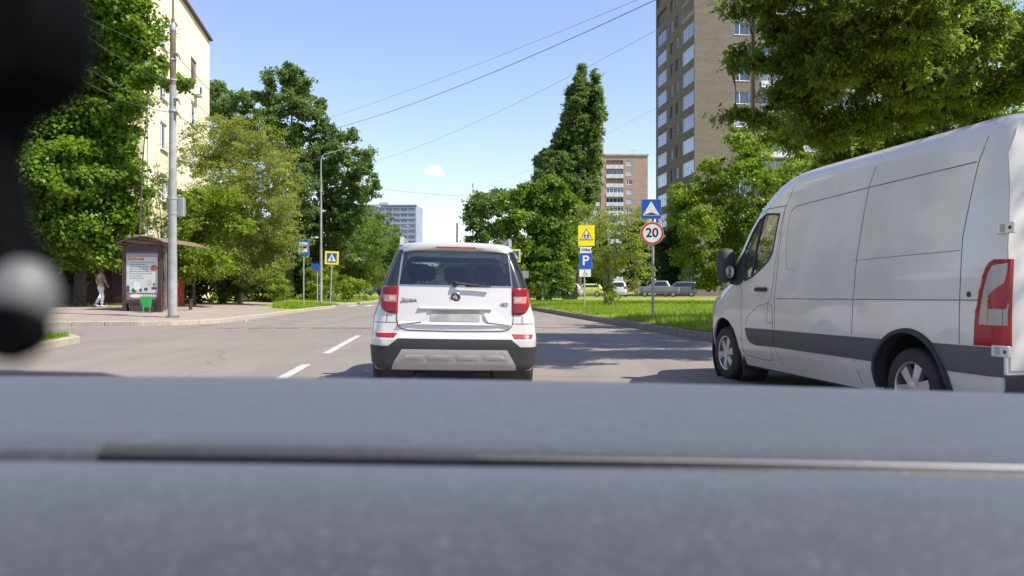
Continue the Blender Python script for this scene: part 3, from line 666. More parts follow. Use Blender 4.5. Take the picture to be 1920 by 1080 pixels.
def tree(label, base, lobes_px, Y, mat, n_per=40, clump=.55, leaf=.16, asp=.7, cat='tree', name='tree', bark='bark', trunk_r=.18, twigs=0, group=None, seed=None, stems=1, lobe_depth=1.0, extra=None, zb=.2, **kw):
    seed = seed or len(label) * 7 + int(abs(base[0]) * 3); rng = random.Random(seed)
    bx, by = base; o = empty(name, (bx, by, zb), 0, label, cat, group); B0 = Vector((bx, by, zb)); lobes = []
    for L in lobes_px:
        px, py, rx, ry = L[:4]; dy = L[4] if len(L) > 4 else rng.uniform(-.45, .45) * 90 * Y / F
        c = at(px, py, Y + dy) - B0; k = (Y + dy) / F
        rz_ = ry * k; rxx = rx * k; c.z = max(c.z, rz_ * .55)
        lobes.append(((c.x, c.y, c.z), (rxx, max(rxx, rz_) * .85 * lobe_depth, rz_)))
    leaf *= (1.08 if Y > 40 else .95) if Y < 96 else 1.3
    cr = leaves(lobes, n_per * NM * (1.65 if Y < 96 else 1.0), clump, leaf, asp, mat, o, seed, **kw); NLEAF[0] += len(cr.data.polygons)
    mb = MB(); top = max(c[2] for c, r in lobes); cx_ = sum(c[0] for c, r in lobes) / len(lobes)
    for s in range(stems):
        off = Vector((rng.uniform(-.35, .35), rng.uniform(-.35, .35), 0)) if stems > 1 else Vector((0, 0, 0))
        tx = cx_ * .5 + (rng.uniform(-1, 1) * .25 * top if stems > 1 else 0)
        tp = [off * .5 + Vector((0, 0, -.3)), off * .5 + Vector((0, 0, .25)), off + Vector((tx * .2 + rng.uniform(-.1, .1), 0, top * .3)), off + Vector((tx * .6, rng.uniform(-.2, .2), top * .62)), off + Vector((tx, 0, top * .93))]
        r0 = trunk_r * (1 if stems == 1 else .6)
        mb.tube(tp, [r0 * 1.35, r0, r0 * .78, r0 * .45, r0 * .12], 8)
        mine = lobes if stems == 1 else [l for i_, l in enumerate(lobes) if i_ % stems == s]
        nodes = [(tp[i].lerp(tp[i + 1], f), r0 * (.62 - .13 * (i + f)), 0) for i in range(1, 4) for f in (0, .33, .66)] + [(tp[4], r0 * .1, 0)]
        for c, r in sorted(mine, key=lambda l: (Vector(l[0]) - tp[2]).length):
            c = Vector(c); best = min(nodes, key=lambda q: (q[0] - c).length + .12 * q[2] + (3 if q[0].z > c.z + .4 * r[2] else 0)); a = best[0]
            mid = a.lerp(c, .5) + Vector((0, 0, -.07 * (c - a).length)) + Vector((rng.uniform(-.1, .1), rng.uniform(-.1, .1), 0)) * (c - a).length
            rr = max(.011, min(best[1] * .72, .085)); mb.tube([a, mid, c], [rr, rr * .8, rr * .6], 6, False); nodes.append((c, rr * .75, best[2] + 1))
            for q in range(3 + twigs):
                d = Vector((rng.gauss(0, 1), rng.gauss(0, 1), rng.gauss(.25, .8))); d.normalize(); e = c + Vector((d.x * r[0], d.y * r[1], d.z * r[2])) * rng.uniform(.7, 1.02)
                m2 = c.lerp(e, .55) + Vector((0, 0, rng.uniform(-.08, .12) * r[2])); s0 = mid.lerp(c, rng.random()); tr = min(rr * .4, .02) + .003
                mb.tube([s0, m2, e], [tr, tr * .6 + .002, .004], 3 if twigs else 4, False)
    mb.build('trunk', M[bark], o, smooth=True, angle=80)
    if extra: extra(o)
    return o
def X(px, Y): return (px - CX) / F * Y
def ragged(L, seed, n=34, amp=1.12, r=(6, 12)):
    q = random.Random(seed); out = [(a[0], a[1], a[2] * .86, a[3] * .86) for a in L]
    for _ in range(n):
        a = q.choice(L); t = q.uniform(0, 2 * math.pi)
        if math.sin(t) > .5: continue
        out.append((a[0] + math.cos(t) * a[2] * amp, a[1] + math.sin(t) * a[3] * amp, q.uniform(*r) * .8, q.uniform(*r)))
    return out

tree('big dense green maple at far left, hiding most of the yellow house', (X(150, 36), 36),
     [(150, -60, 130, 80), (215, 30, 80, 75), (110, 60, 100, 80), (228, 120, 52, 55), (235, 20, 40, 35), (120, 150, 110, 80), (215, 200, 50, 60), (110, 240, 110, 80), (200, 270, 62, 60), (215, 335, 55, 50),
      (60, 320, 90, 75), (140, 340, 85, 70), (70, 400, 85, 70), (165, 410, 80, 60), (222, 405, 42, 45), (100, 465, 85, 45), (185, 465, 55, 40), (10, 230, 60, 100), (0, 430, 70, 90), (215, 465, 30, 30), (255, 60, 22, 35), (10, 20, 90, 90), (-10, 130, 70, 80), (-20, 330, 70, 80)],
     34, M['lf_maple'], n_per=66, clump=.62, leaf=.20, asp=.85, trunk_r=.28)
tree('sunlit young maple branch and sapling leaning past the steel lamp post at left', (X(215, 31), 33), [(292, 130, 26, 12, -1), (330, 155, 28, 12, -1), (262, 150, 22, 20), (240, 190, 28, 22), (300, 112, 14, 12, -1)], 33, M['lf_maple'], n_per=60, clump=.3, leaf=.17, asp=.8, trunk_r=.06)
tree('rounded olive-green tree full of bare grey twigs beside the yellow house', (X(450, 45), 45),
     [(425, 255, 55, 45), (480, 280, 62, 55), (395, 300, 50, 45), (520, 340, 48, 60), (440, 350, 75, 60), (525, 410, 46, 55), (385, 400, 60, 55), (460, 430, 75, 60), (520, 470, 45, 40), (400, 480, 60, 45), (480, 500, 55, 40)],
     43, M['lf_olive'], n_per=50, clump=.45, leaf=.11, asp=.5, bark='twig', trunk_r=.16, twigs=70, stems=3, tone0=.45)
tree('bright leafy maple shrub growing between the lamp post and the olive tree', (X(360, 39), 39), [(345, 400, 30, 40), (375, 385, 35, 35), (400, 420, 35, 40), (360, 450, 40, 45), (420, 375, 30, 25), (400, 490, 40, 35), (340, 500, 30, 35), (445, 420, 25, 30)], 38.5, M['lf_light'], n_per=52, clump=.42, leaf=.15, asp=.8, stems=3, trunk_r=.1, tone0=.3)
tree('thin half-bare sapling with pale twigs in front of the yellow wall', (X(300, 36), 37), [(275, 385, 25, 40), (300, 345, 20, 35), (345, 300, 25, 30), (362, 250, 18, 30), (290, 420, 30, 25)], 37, M['lf_olive'], n_per=24, clump=.35, leaf=.12, asp=.6, bark='twig', trunk_r=.07, twigs=16, stems=2)
tree('dark poplar showing above the olive tree next to the yellow house', (X(430, 66), 66), ragged([(405, 168, 12, 20), (408, 200, 18, 25), (440, 200, 20, 16), (465, 190, 16, 14), (430, 235, 35, 30), (470, 240, 25, 30), (440, 290, 40, 40), (450, 360, 45, 45), (440, 430, 45, 50)], 25), 66, M['lf_poplar'], n_per=34, clump=.5, leaf=.21, asp=.8, trunk_r=.25, group=None)
tree('tallest dark poplar with two pointed tops behind the olive tree', (X(545, 64), 64),
     ragged([(508, 158, 12, 20), (505, 185, 16, 22), (508, 215, 20, 25), (543, 146, 12, 16), (552, 165, 19, 22), (566, 150, 9, 13), (570, 180, 15, 22), (548, 200, 28, 28), (572, 215, 14, 14), (520, 245, 32, 30), (560, 245, 30, 30), (540, 290, 45, 40), (500, 270, 20, 30), (560, 340, 45, 40), (550, 400, 50, 45), (540, 460, 50, 45)], 25),
     62, M['lf_poplar'], n_per=34, clump=.5, leaf=.21, asp=.8, trunk_r=.3)
tree('spreading dark poplar reaching out over the street behind the curved lamp post', (X(620, 68), 68),
     ragged([(592, 205, 13, 15), (606, 205, 8, 14), (600, 235, 18, 20), (622, 242, 12, 14), (610, 270, 28, 28), (640, 255, 18, 9), (655, 258, 8, 6), (632, 280, 22, 18), (650, 300, 20, 16), (682, 287, 12, 8), (690, 300, 9, 10), (678, 318, 18, 12), (655, 330, 26, 22), (705, 345, 12, 7), (692, 360, 22, 12), (615, 320, 38, 34), (665, 365, 34, 24), (620, 375, 45, 40), (590, 420, 42, 42), (640, 430, 45, 40), (600, 480, 50, 42), (660, 400, 30, 30), (585, 300, 20, 30)], 27),
     64, M['lf_poplar'], n_per=36, clump=.42, leaf=.2, asp=.8, trunk_r=.3)
tree('pale green birch tree with hanging twigs, first past the crosswalk on the left', (X(660, 78), 78), [(650, 400, 20, 26), (670, 430, 30, 40), (640, 455, 30, 45), (700, 460, 26, 50), (660, 500, 40, 45), (620, 510, 35, 40), (690, 520, 35, 30), (680, 395, 20, 18)], 78, M['lf_birch'], n_per=34, clump=.5, leaf=.16, asp=.55, bark='bark_pale', trunk_r=.16, droop=.6)
tree('pale birch tree nearest the far high-rise on the left verge', (X(725, 92), 92), [(712, 412, 22, 24), (735, 445, 18, 30), (715, 455, 25, 40), (740, 480, 15, 35), (715, 505, 35, 40), (740, 520, 18, 28), (690, 430, 18, 26), (745, 455, 8, 18)], 92, M['lf_birch'], n_per=30, clump=.55, leaf=.17, asp=.55, bark='bark_pale', trunk_r=.16, droop=.6)
tree('small bright leafy bush on the grass left of the bus stop sign', (X(527, 52), 52), [(520, 535, 16, 18), (532, 548, 14, 14), (515, 550, 16, 14), (525, 520, 9, 12)], 52, M['lf_light'], n_per=60, clump=.3, leaf=.13, asp=.8, cat='bush', name='bush', stems=3, trunk_r=.05, twigs=2)
tree('light shrub with yellow-green leaves behind the yellow crosswalk sign', (X(625, 62), 62), [(600, 545, 22, 18), (650, 535, 25, 26), (675, 545, 20, 20), (620, 520, 20, 20), (590, 525, 16, 20)], 61, M['lf_light'], n_per=34, clump=.4, leaf=.15, asp=.7, cat='bush', name='bush', stems=4, trunk_r=.08)
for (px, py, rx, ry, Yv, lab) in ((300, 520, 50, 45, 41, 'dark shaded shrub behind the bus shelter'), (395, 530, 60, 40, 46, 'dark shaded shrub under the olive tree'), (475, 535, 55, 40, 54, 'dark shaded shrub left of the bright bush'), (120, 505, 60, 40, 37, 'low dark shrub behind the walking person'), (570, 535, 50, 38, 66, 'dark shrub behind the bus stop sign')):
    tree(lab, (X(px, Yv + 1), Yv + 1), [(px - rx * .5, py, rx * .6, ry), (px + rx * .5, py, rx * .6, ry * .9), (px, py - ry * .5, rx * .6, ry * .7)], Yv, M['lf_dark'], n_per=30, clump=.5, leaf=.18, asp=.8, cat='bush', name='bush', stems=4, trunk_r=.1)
tree('slim crooked sapling with pale bark left of the walking person', (X(147, 37), 37), [(150, 455, 20, 16), (165, 440, 18, 14), (135, 490, 12, 8)], 37, M['lf_maple'], n_per=50, clump=.3, leaf=.15, asp=.8, bark='bark_pale', trunk_r=.05, stems=2)

# right side
rF = random.Random(5); core = [(1091, 134, 6, 10), (1087, 152, 10, 16), (1079, 178, 13, 20), (1095, 175, 10, 20), (1117, 145, 7, 12), (1113, 166, 10, 18), (1123, 180, 7, 14), (1070, 208, 15, 24), (1092, 212, 16, 24), (1119, 210, 11, 24), (1063, 240, 17, 24), (1089, 245, 20, 26), (1116, 243, 14, 26), (1053, 272, 19, 22), (1080, 282, 24, 26), (1110, 280, 17, 26), (1034, 300, 17, 18), (1022, 312, 12, 12), (1057, 312, 26, 26), (1095, 320, 26, 28), (1038, 335, 26, 24), (1013, 328, 13, 16), (1015, 350, 15, 18), (1075, 350, 32, 28), (1108, 350, 18, 26), (1060, 385, 36, 26)]
core += [(1012, 304, 11, 13), (1024, 292, 13, 14), (1046, 256, 9, 14), (1128, 215, 8, 18)]; fl = [(a, b_, c * 1.15, d) for a, b_, c, d in core]
while len(fl) < 96:
    y = rF.uniform(132, 392); lo = np.interp(y, [122, 150, 200, 250, 285, 305, 330, 400], [1086, 1072, 1056, 1044, 1026, 1010, 1006, 1030]); hi = np.interp(y, [122, 140, 180, 240, 300, 360, 400], [1098, 1122, 1130, 1131, 1126, 1124, 1115])
    x = rF.uniform(lo + 5, hi - 5)
    if (abs(x - 1107) < 5 and y < 175) or (y < 150 and 1098 < x < 1111): continue
    fl.append((x, y, rF.uniform(6, 11) * (1 if y > 180 else .75), rF.uniform(13, 24) * (1 if y > 180 else .75)))
tree('very tall narrow poplar with two tips in front of the pinkish brick block', (X(1085, 92), 92), fl, 90, M['lf_poplar'], n_per=36, clump=.34, leaf=.2, asp=.8, trunk_r=.4, tone0=.45)
tree('grey-green tree at the left end of the right-hand tree row, behind the white SUV', (X(905, 70), 70), ragged([(905, 375, 14, 12), (890, 392, 14, 14), (925, 365, 16, 12), (905, 400, 24, 20), (935, 390, 22, 20), (885, 425, 14, 18), (905, 440, 24, 30), (940, 430, 26, 30), (900, 480, 26, 36), (940, 480, 30, 36), (885, 510, 18, 28)], 37), 68, M['lf_poplar'], n_per=34, clump=.45, leaf=.2, asp=.7, trunk_r=.2, tone0=.65)
tree('bushy bright green maple in the middle of the right-hand tree row', (X(1010, 60), 60),
     ragged([(1000, 355, 22, 16), (1035, 352, 24, 14), (965, 368, 20, 16), (1065, 370, 20, 14), (985, 385, 32, 24), (1030, 385, 38, 26), (1075, 395, 24, 22), (960, 420, 30, 30), (1010, 425, 42, 34), (1060, 430, 36, 30), (975, 470, 40, 34), (1030, 475, 42, 36), (1070, 480, 26, 30), (1000, 520, 40, 28), (1050, 520, 32, 26), (960, 515, 24, 26)], 30),
     59, M['lf_maple'], n_per=48, clump=.5, leaf=.2, asp=.85, trunk_r=.22)
tree('many-stemmed half-bare shrub with grey branches beside the parking sign', (X(1140, 44), 44),
     [(1130, 415, 40, 28), (1175, 430, 38, 36), (1110, 455, 30, 34), (1205, 400, 20, 24), (1165, 480, 45, 34), (1200, 500, 26, 30), (1130, 500, 30, 34), (1090, 395, 22, 14), (1215, 450, 18, 30), (1190, 535, 16, 14)],
     43, M['lf_olive'], n_per=25, clump=.4, leaf=.12, asp=.6, bark='twig', trunk_r=.13, twigs=26, stems=7, cat='shrub', name='shrub', zb=.25)
tree('small leafy bush at the foot of the many-stemmed shrub', (X(1147, 42), 42), [(1145, 540, 13, 16), (1152, 555, 12, 8), (1140, 556, 11, 7)], 42, M['lf_light'], n_per=70, clump=.2, leaf=.1, asp=.7, cat='bush', name='bush', stems=3, trunk_r=.03, zb=.25)
tree('bright yellow-green ash tree in front of the tower, above the white van cab', (X(1380, 50), 50),
     [(1385, 262, 24, 22), (1405, 290, 32, 28), (1335, 315, 24, 24), (1440, 265, 25, 22), (1370, 330, 34, 30), (1430, 330, 40, 40), (1320, 355, 38, 28), (1285, 365, 32, 26), (1360, 390, 48, 38), (1420, 400, 45, 45), (1275, 400, 26, 30), (1310, 420, 42, 38), (1375, 450, 50, 42), (1440, 450, 40, 50), (1480, 380, 40, 50), (1300, 480, 34, 38), (1350, 500, 44, 34), (1410, 510, 44, 36), (1330, 530, 30, 22), (1480, 330, 40, 40)],
     48, M['lf_light'], n_per=46, clump=.45, leaf=.16, asp=.6, trunk_r=.2, stems=2, tone0=.42)
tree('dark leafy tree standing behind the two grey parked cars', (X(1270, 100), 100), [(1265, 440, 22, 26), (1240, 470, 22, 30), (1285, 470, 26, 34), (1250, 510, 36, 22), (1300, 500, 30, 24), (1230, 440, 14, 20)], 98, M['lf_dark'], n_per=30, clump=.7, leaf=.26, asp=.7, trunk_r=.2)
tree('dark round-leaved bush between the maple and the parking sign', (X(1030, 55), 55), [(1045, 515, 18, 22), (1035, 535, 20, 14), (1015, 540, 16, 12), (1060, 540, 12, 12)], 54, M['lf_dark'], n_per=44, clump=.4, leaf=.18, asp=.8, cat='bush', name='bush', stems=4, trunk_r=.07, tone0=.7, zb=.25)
tree('huge overhanging ash-leaved maple right behind the white van', (X(1850, 19), 19),
     [(1400, 8, 36, 16, 0), (1470, 60, 42, 36, 1), (1378, 97, 22, 11, -1), (1410, 112, 34, 11, 0), (1372, 116, 16, 9, -1), (1495, 130, 48, 32, 1), (1440, 40, 30, 16, 1), (1470, 180, 38, 16, 1), (1375, 215, 26, 9, 0), (1425, 224, 36, 12, 0), (1455, 120, 24, 14, 0), (1500, 180, 60, 40, 1), (1530, 60, 70, 60, 0), (1560, 130, 70, 50, -1), (1500, 250, 60, 40, 3), (1560, 240, 70, 35, 1), (1620, 50, 80, 65, -1.5), (1640, 140, 80, 50, 0),
      (1650, 220, 70, 35, 1), (1600, 290, 70, 35, 3), (1710, 60, 80, 65, -2), (1730, 150, 80, 45, -1), (1740, 210, 70, 28, 1), (1800, 60, 80, 65, -1), (1820, 150, 80, 40, 0), (1830, 195, 70, 25, 1), (1900, 60, 70, 50, 2), (1910, 160, 60, 40, 0), (1980, 100, 70, 90, -1), (1500, -60, 110, 60, 0), (1650, -80, 130, 70, -1), (1820, -80, 150, 80, 0), (1690, 270, 60, 25, 3), (1440, -20, 60, 40, 0), (1860, 230, 60, 30, 3), (1590, 60, 80, 50, 4.5), (1700, 110, 90, 50, 5), (1520, 110, 50, 36, 4.5), (1650, 20, 90, 50, 6), (1800, 90, 80, 50, 5.5), (1500, -110, 110, 60, -3.5), (1620, -150, 120, 70, -4.5), (1780, -170, 130, 70, -5), (1950, -180, 140, 80, -5), (1560, -200, 110, 60, -5.5), (1600, -140, 90, 60, -5), (1720, -140, 90, 60, -5), (1860, -140, 90, 60, -5), (1540, -80, 70, 50, -3), (1660, -60, 80, 50, -3), (1790, -60, 80, 50, -3), (1470, -50, 60, 36, -1.5), (1660, -210, 110, 60, -6), (1560, -130, 80, 50, -4), (1700, -260, 130, 70, -6.5), (1480, -170, 60, 40, -5)],
     17, M['lf_ash'], n_per=170, clump=.30, leaf=.125, asp=.42, trunk_r=.26, twigs=10, droop=.5, tone0=.33, lobe_depth=1.15)
tree('green tree with a trunk behind the rear half of the white van', (X(1700, 26), 27), [(1560, 330, 70, 50), (1640, 300, 80, 50), (1740, 280, 80, 60), (1830, 260, 80, 60), (1540, 400, 70, 60), (1500, 350, 30, 40)], 26, M['lf_maple'], n_per=40, clump=.5, leaf=.16, asp=.7, trunk_r=.15, stems=2)
rS = random.Random(9); tw = empty('tree', (11.5, 3.5, .2), 0, 'street tree on the lawn beside the rear end of the white van', 'tree'); lb = [((rS.uniform(-3.0, 2.2), rS.uniform(-2.2, 2.6), rS.uniform(5.2, 9.5)), (1.0, 1.0, .9)) for _ in range(20)]
leaves(lb, 60, .4, .15, .7, M['lf_ash'], tw, 77)
mb = MB(); mb.tube([(0, 0, -.3), (0, 0, .2), (.05, 0, 4), (-.1, .1, 8.5)], [.26, .2, .15, .04], 10)
for c_, r_ in lb: mb.tube([(0, 0, min(7.5, c_[2] * .6)), Vector(c_) * .6 + Vector((0, 0, c_[2] * .32)), c_], [.06, .04, .015], 6)
mb.build('trunk', M['bark'], tw, smooth=True)
# trees standing farther off, closing the view
for i, (px, Yv, top_, w_) in enumerate(((765, 150, 505, 45), (835, 170, 490, 40), (870, 150, 470, 40), (930, 140, 450, 50), (1020, 130, 430, 60), (1120, 130, 420, 50), (1200, 125, 400, 40), (1265, 120, 425, 45), (1340, 110, 410, 60), (1420, 100, 380, 60), (660, 140, 440, 60), (560, 130, 430, 70), (450, 120, 430, 70), (350, 100, 440, 70), (240, 90, 400, 80), (100, 90, 380, 90), (1530, 95, 380, 80))):
    hgt = 556 - top_
    tree(('distant tree %s' % ('behind the white SUV', 'just left of the far roof pole', 'right behind the street end', 'behind the grey-green tree', 'behind the bright maple', 'behind the half-bare shrub', 'behind the speed limit sign', 'behind the grey parked cars', 'behind the yellow-green ash', 'behind the van cab', 'behind the first birch', 'behind the spreading poplar', 'behind the pointed poplar', 'behind the lamp post', 'behind the bus shelter', 'behind the walking person', 'behind the middle of the van')[i]), (X(px, Yv), Yv),
         [(px, top_ + hgt * .22, w_ * .55, hgt * .22), (px - w_ * .4, top_ + hgt * .45, w_ * .5, hgt * .25), (px + w_ * .4, top_ + hgt * .5, w_ * .5, hgt * .25), (px, top_ + hgt * .7, w_ * .8, hgt * .28)],
         Yv, M['lf_maple' if i % 2 else 'lf_poplar'], n_per=14, clump=.9, leaf=.36, asp=.8, trunk_r=.25, group='trees closing the view far down the street')
print('leaves', NLEAF[0])
# ------------------------------------------------------------------ vehicles
class Shell:
    """car body as a stack of rounded-rectangle slices; rows: z, half width, rear y, front y, rear corner (rx, ry), front corner (rx, ry), rear bow, front bow"""
    def __init__(s, rows): s.z = [r[0] for r in rows]; s.t = list(zip(*[r[1:] for r in rows]))
    def g(s, z): return [float(np.interp(z, s.z, c)) for c in s.t]
    def rear(s, x, z):
        w, yr, yf, rx, ry, fx, fy, br, bf = s.g(z); ax = min(abs(x), w); y = yr + br * (min(ax, w - rx) / w) ** 2
        if ax > w - rx: u = min(1, (ax - (w - rx)) / rx); y += ry * (1 - math.sqrt(max(0, 1 - u * u)))
        return Vector((x, y, z))
    def front(s, x, z):
        w, yr, yf, rx, ry, fx, fy, br, bf = s.g(z); ax = min(abs(x), w); y = yf - bf * (min(ax, w - fx) / w) ** 2
        if ax > w - fx: u = min(1, (ax - (w - fx)) / fx); y -= fy * (1 - math.sqrt(max(0, 1 - u * u)))
        return Vector((x, y, z))
    def side(s, y, z, sg=-1):
        w, yr, yf, rx, ry, fx, fy, br, bf = s.g(z); yb = yr + br * ((w - rx) / w) ** 2; ye = yf - bf * ((w - fx) / w) ** 2; x = w
        if y < yb + ry: u = min(1, (yb + ry - y) / ry); x = w - rx * (1 - math.sqrt(max(0, 1 - u * u)))
        if y > ye - fy: u = min(1, (y - ye + fy) / fy); x = w - fx * (1 - math.sqrt(max(0, 1 - u * u)))
        return Vector((sg * x, y, z))
    def loop(s, z, n=7, ns=26):
        w, yr, yf, rx, ry, fx, fy, br, bf = s.g(z); yb = yr + br * ((w - rx) / w) ** 2; ye = yf - bf * ((w - fx) / w) ** 2; h = []
        for k in range(8): h.append((k / 8 * (w - rx), yr + br * (k / 8 * (w - rx) / w) ** 2))
        for k in range(n): a = math.pi / 2 * k / n; h.append((w - rx + rx * math.sin(a), yb + ry * (1 - math.cos(a))))
        for k in range(ns): h.append((w, yb + ry + (ye - fy - yb - ry) * k / ns))
        for k in range(n): a = math.pi / 2 * k / n; h.append((w - fx + fx * math.cos(a), ye - fy + fy * math.sin(a)))
        for k in range(9): x = (w - fx) * (1 - k / 8); h.append((x, yf - bf * (x / w) ** 2))
        pts = h + [(-x, y) for x, y in reversed(h[1:-1])]
        return [(x, y, z) for x, y in pts]
    def mesh(s, dz=.05, n=7, ns=26):
        zs = set(s.z); z = s.z[0]
        while z < s.z[-1]: zs.add(round(z, 4)); z += dz
        zs = sorted(zs); zz = [zs[0]]
        for z in zs[1:]:
            if z - zz[-1] > .004: zz.append(z)
        mb = MB(); L = [s.loop(z, n, ns) for z in zz]; k = len(L[0])
        vs = [v for l in L for v in l]; fs = [(i * k + j, i * k + (j + 1) % k, (i + 1) * k + (j + 1) % k, (i + 1) * k + j) for i in range(len(zz) - 1) for j in range(k)]
        n0 = 15 + ns + n + 2 + 8  # rough; caps as strips between mirrored halves
        for r, flip in ((0, 1), (len(zz) - 1, 0)):
            b0 = r * k; half = k // 2
            for j in range(half):
                a, b_, c, d = j, j + 1, (k - j - 1) % k, (k - j) % k
                f = [b0 + a, b0 + b_, b0 + c, b0 + d]; f = list(dict.fromkeys(f))
                if len(f) > 2: fs.append(tuple(f if not flip else reversed(f)))
        mb.add(vs, fs); return mb
def gridpoly(poly, step):
    bm = bmesh.new(); bm.faces.new([bm.verts.new((a, b, 0)) for a, b in poly])
    for ax in (0, 1):
        lo = min(p[ax] for p in poly); hi = max(p[ax] for p in poly); n = int((hi - lo) / step)
        for i in range(1, n + 1):
            v = lo + (hi - lo) * i / (n + 1); no = (1, 0, 0) if ax == 0 else (0, 1, 0); co = (v, 0, 0) if ax == 0 else (0, v, 0)
            bmesh.ops.bisect_plane(bm, geom=bm.verts[:] + bm.edges[:] + bm.faces[:], plane_co=co, plane_no=no)
    return bm
def patch(S, poly, off, th, mat, parent, name, step=.06, smooth=True, edge=0.0):
    """solid panel following surface S(a,b), outer face 'off' proud of it, 'th' thick"""
    bm = gridpoly(poly, step); V = [v.co.copy() for v in bm.verts]; F_ = [[v.index for v in f.verts] for f in bm.faces]
    bm.verts.index_update(); F_ = [[v.index for v in f.verts] for f in bm.faces]; E_ = [(e.verts[0].index, e.verts[1].index) for e in bm.edges if len(e.link_faces) == 1]; bm.free()
    bset = {i for e in E_ for i in e}
    e_ = .004; out = []; inn = []
    for i, v in enumerate(V):
        p = S(v.x, v.y); n = (S(v.x + e_, v.y) - S(v.x - e_, v.y)).cross(S(v.x, v.y + e_) - S(v.x, v.y - e_))
        if n.length < 1e-9: n = Vector((0, -1, 0))
        n.normalize(); n = n * S.sg if hasattr(S, 'sg') else n
        out.append(p + n * (off - (edge if i in bset else 0))); inn.append(p + n * (off - th))
    N = len(V); mb = MB(); mb.add(out + inn, [tuple(f) for f in F_] + [(a, b, b + N, a + N) for a, b in E_] + [tuple(i + N for i in reversed(f)) for f in F_])
    return mb.build(name, mat, parent, smooth=smooth, angle=35)
class Surf:
    def __init__(s, f, sg): s.f = f; s.sg = sg
    def __call__(s, a, b): return s.f(a, b)
def line_strip(pts, w):
    """closed outline of a polyline band of width w in 2-D"""
    P = [Vector(p) for p in pts]; L = []; Rr = []
    for i, p in enumerate(P):
        d = (P[min(i + 1, len(P) - 1)] - P[max(i - 1, 0)]).normalized(); n = Vector((-d.y, d.x)) * w / 2; L.append(tuple(p + n)); Rr.append(tuple(p - n))
    return L + Rr[::-1]
def cut(o, cutters, solid=.03):
    md = o.modifiers.new('s', 'SOLIDIFY'); md.thickness = solid; md.offset = -1
    for c in cutters:
        b_ = o.modifiers.new('b', 'BOOLEAN'); b_.operation = 'DIFFERENCE'; b_.object = c; b_.solver = 'EXACT'
    bpy.context.view_layer.update(); dg = bpy.context.evaluated_depsgraph_get()
    me = bpy.data.meshes.new_from_object(o.evaluated_get(dg)); o.modifiers.clear(); old = o.data; o.data = me; bpy.data.meshes.remove(old)
    for c in cutters: bpy.data.objects.remove(c)
    me.polygons.foreach_set('use_smooth', [True] * len(me.polygons)); me.set_sharp_from_angle(angle=R(32)); return o
def text(body, size, mat, parent, loc, rot=(R(90), 0, 0), name='lettering', ext=.002, align='CENTER', bold=0.0, sx=1.0):
    c = bpy.data.curves.new('t', 'FONT'); c.body = body; c.size = size; c.extrude = ext; c.align_x = align; c.align_y = 'CENTER'; c.offset = bold; c.resolution_u = 3
    t = bpy.data.objects.new('t', c); col.objects.link(t); bpy.context.view_layer.update(); dg = bpy.context.evaluated_depsgraph_get()
    me = bpy.data.meshes.new_from_object(t.evaluated_get(dg)); bpy.data.objects.remove(t); bpy.data.curves.remove(c)
    o = link(name, me, mat, parent, loc); o.rotation_euler = rot; o.scale = (sx, 1, 1); return o
def make_wheel(parent, loc, r, w, sg, spokes=6, rimr=.62, rimmat='rim'):
    """axis along x; sg: outward side"""
    t = MB(); pr = [(r * rimr, -w / 2), (r * .9, -w / 2), (r * .97, -w * .42), (r, -w * .3), (r, w * .3), (r * .97, w * .42), (r * .9, w / 2), (r * rimr, w / 2), (r * rimr * .97, 0)]
    vs = []; n = 36
    for (rr, h) in pr:
        for k in range(n): a = 2 * math.pi * k / n; vs.append((h, rr * math.cos(a), rr * math.sin(a)))
    m = len(pr); t.add(vs, [(i * n + k, i * n + (k + 1) % n, ((i + 1) % m) * n + (k + 1) % n, ((i + 1) % m) * n + k) for i in range(m) for k in range(n)])
    o = t.build('wheel', M['rubber'], parent, loc, smooth=True)
    rm = MB(); R0 = r * rimr; x1 = sg * w * .42
    for a, b_, x0_, x1_ in ((R0, R0 * .93, sg * w * .47, sg * w * .38),):
        vs = []
        for rr, h in ((R0 * 1.0, x0_), (b_, x0_ - sg * .006), (b_ * .96, -sg * w * .3), (R0 * 1.0, -sg * w * .3)):
            for k in range(n): q = 2 * math.pi * k / n; vs.append((h, rr * math.cos(q), rr * math.sin(q)))
        rm.add(vs, [(i * n + k, i * n + (k + 1) % n, ((i + 1) % 4) * n + (k + 1) % n, ((i + 1) % 4) * n + k) for i in range(4) for k in range(n)])
    for k in range(spokes):
        a = 2 * math.pi * k / spokes + .3; Mx = Matrix.Rotation(a, 4, 'X')
        rm.add([Mx @ Vector(v) for v in ((x1, -.035, R0 * .15), (x1, .035, R0 * .15), (x1 - sg * .01, .048, R0 * .95), (x1 - sg * .01, -.048, R0 * .95), (x1 - sg * .05, -.04, R0 * .15), (x1 - sg * .05, .04, R0 * .15), (x1 - sg * .05, .055, R0 * .95), (x1 - sg * .05, -.055, R0 * .95))],
               [(0, 1, 2, 3), (4, 7, 6, 5), (0, 4, 5, 1), (2, 6, 7, 3), (1, 5, 6, 2), (0, 3, 7, 4)])
    rm.lathe([(0, x1 - sg * .05), (R0 * .26, x1 - sg * .05), (R0 * .25, x1 + sg * .008), (R0 * .1, x1 + sg * .014), (0, x1 + sg * .014)], 20, axis='X')
    rm.build('rim', M[rimmat], o, smooth=True, angle=30)
    MB().lathe([(0, -sg * w * .1), (R0 * .92, -sg * w * .1), (R0 * .92, -sg * w * .14), (0, -sg * w * .14)], 24, axis='X').build('brake_disc', M['plastic'], o)
    return o

# ---- white SUV ahead
car = empty('white_suv', (-.615, 8.12, 0), .085, 'white compact SUV seen from behind with red tail lamps, stopped in the lane straight ahead', 'car')
car.rotation_euler = (0, R(1.05), .085)
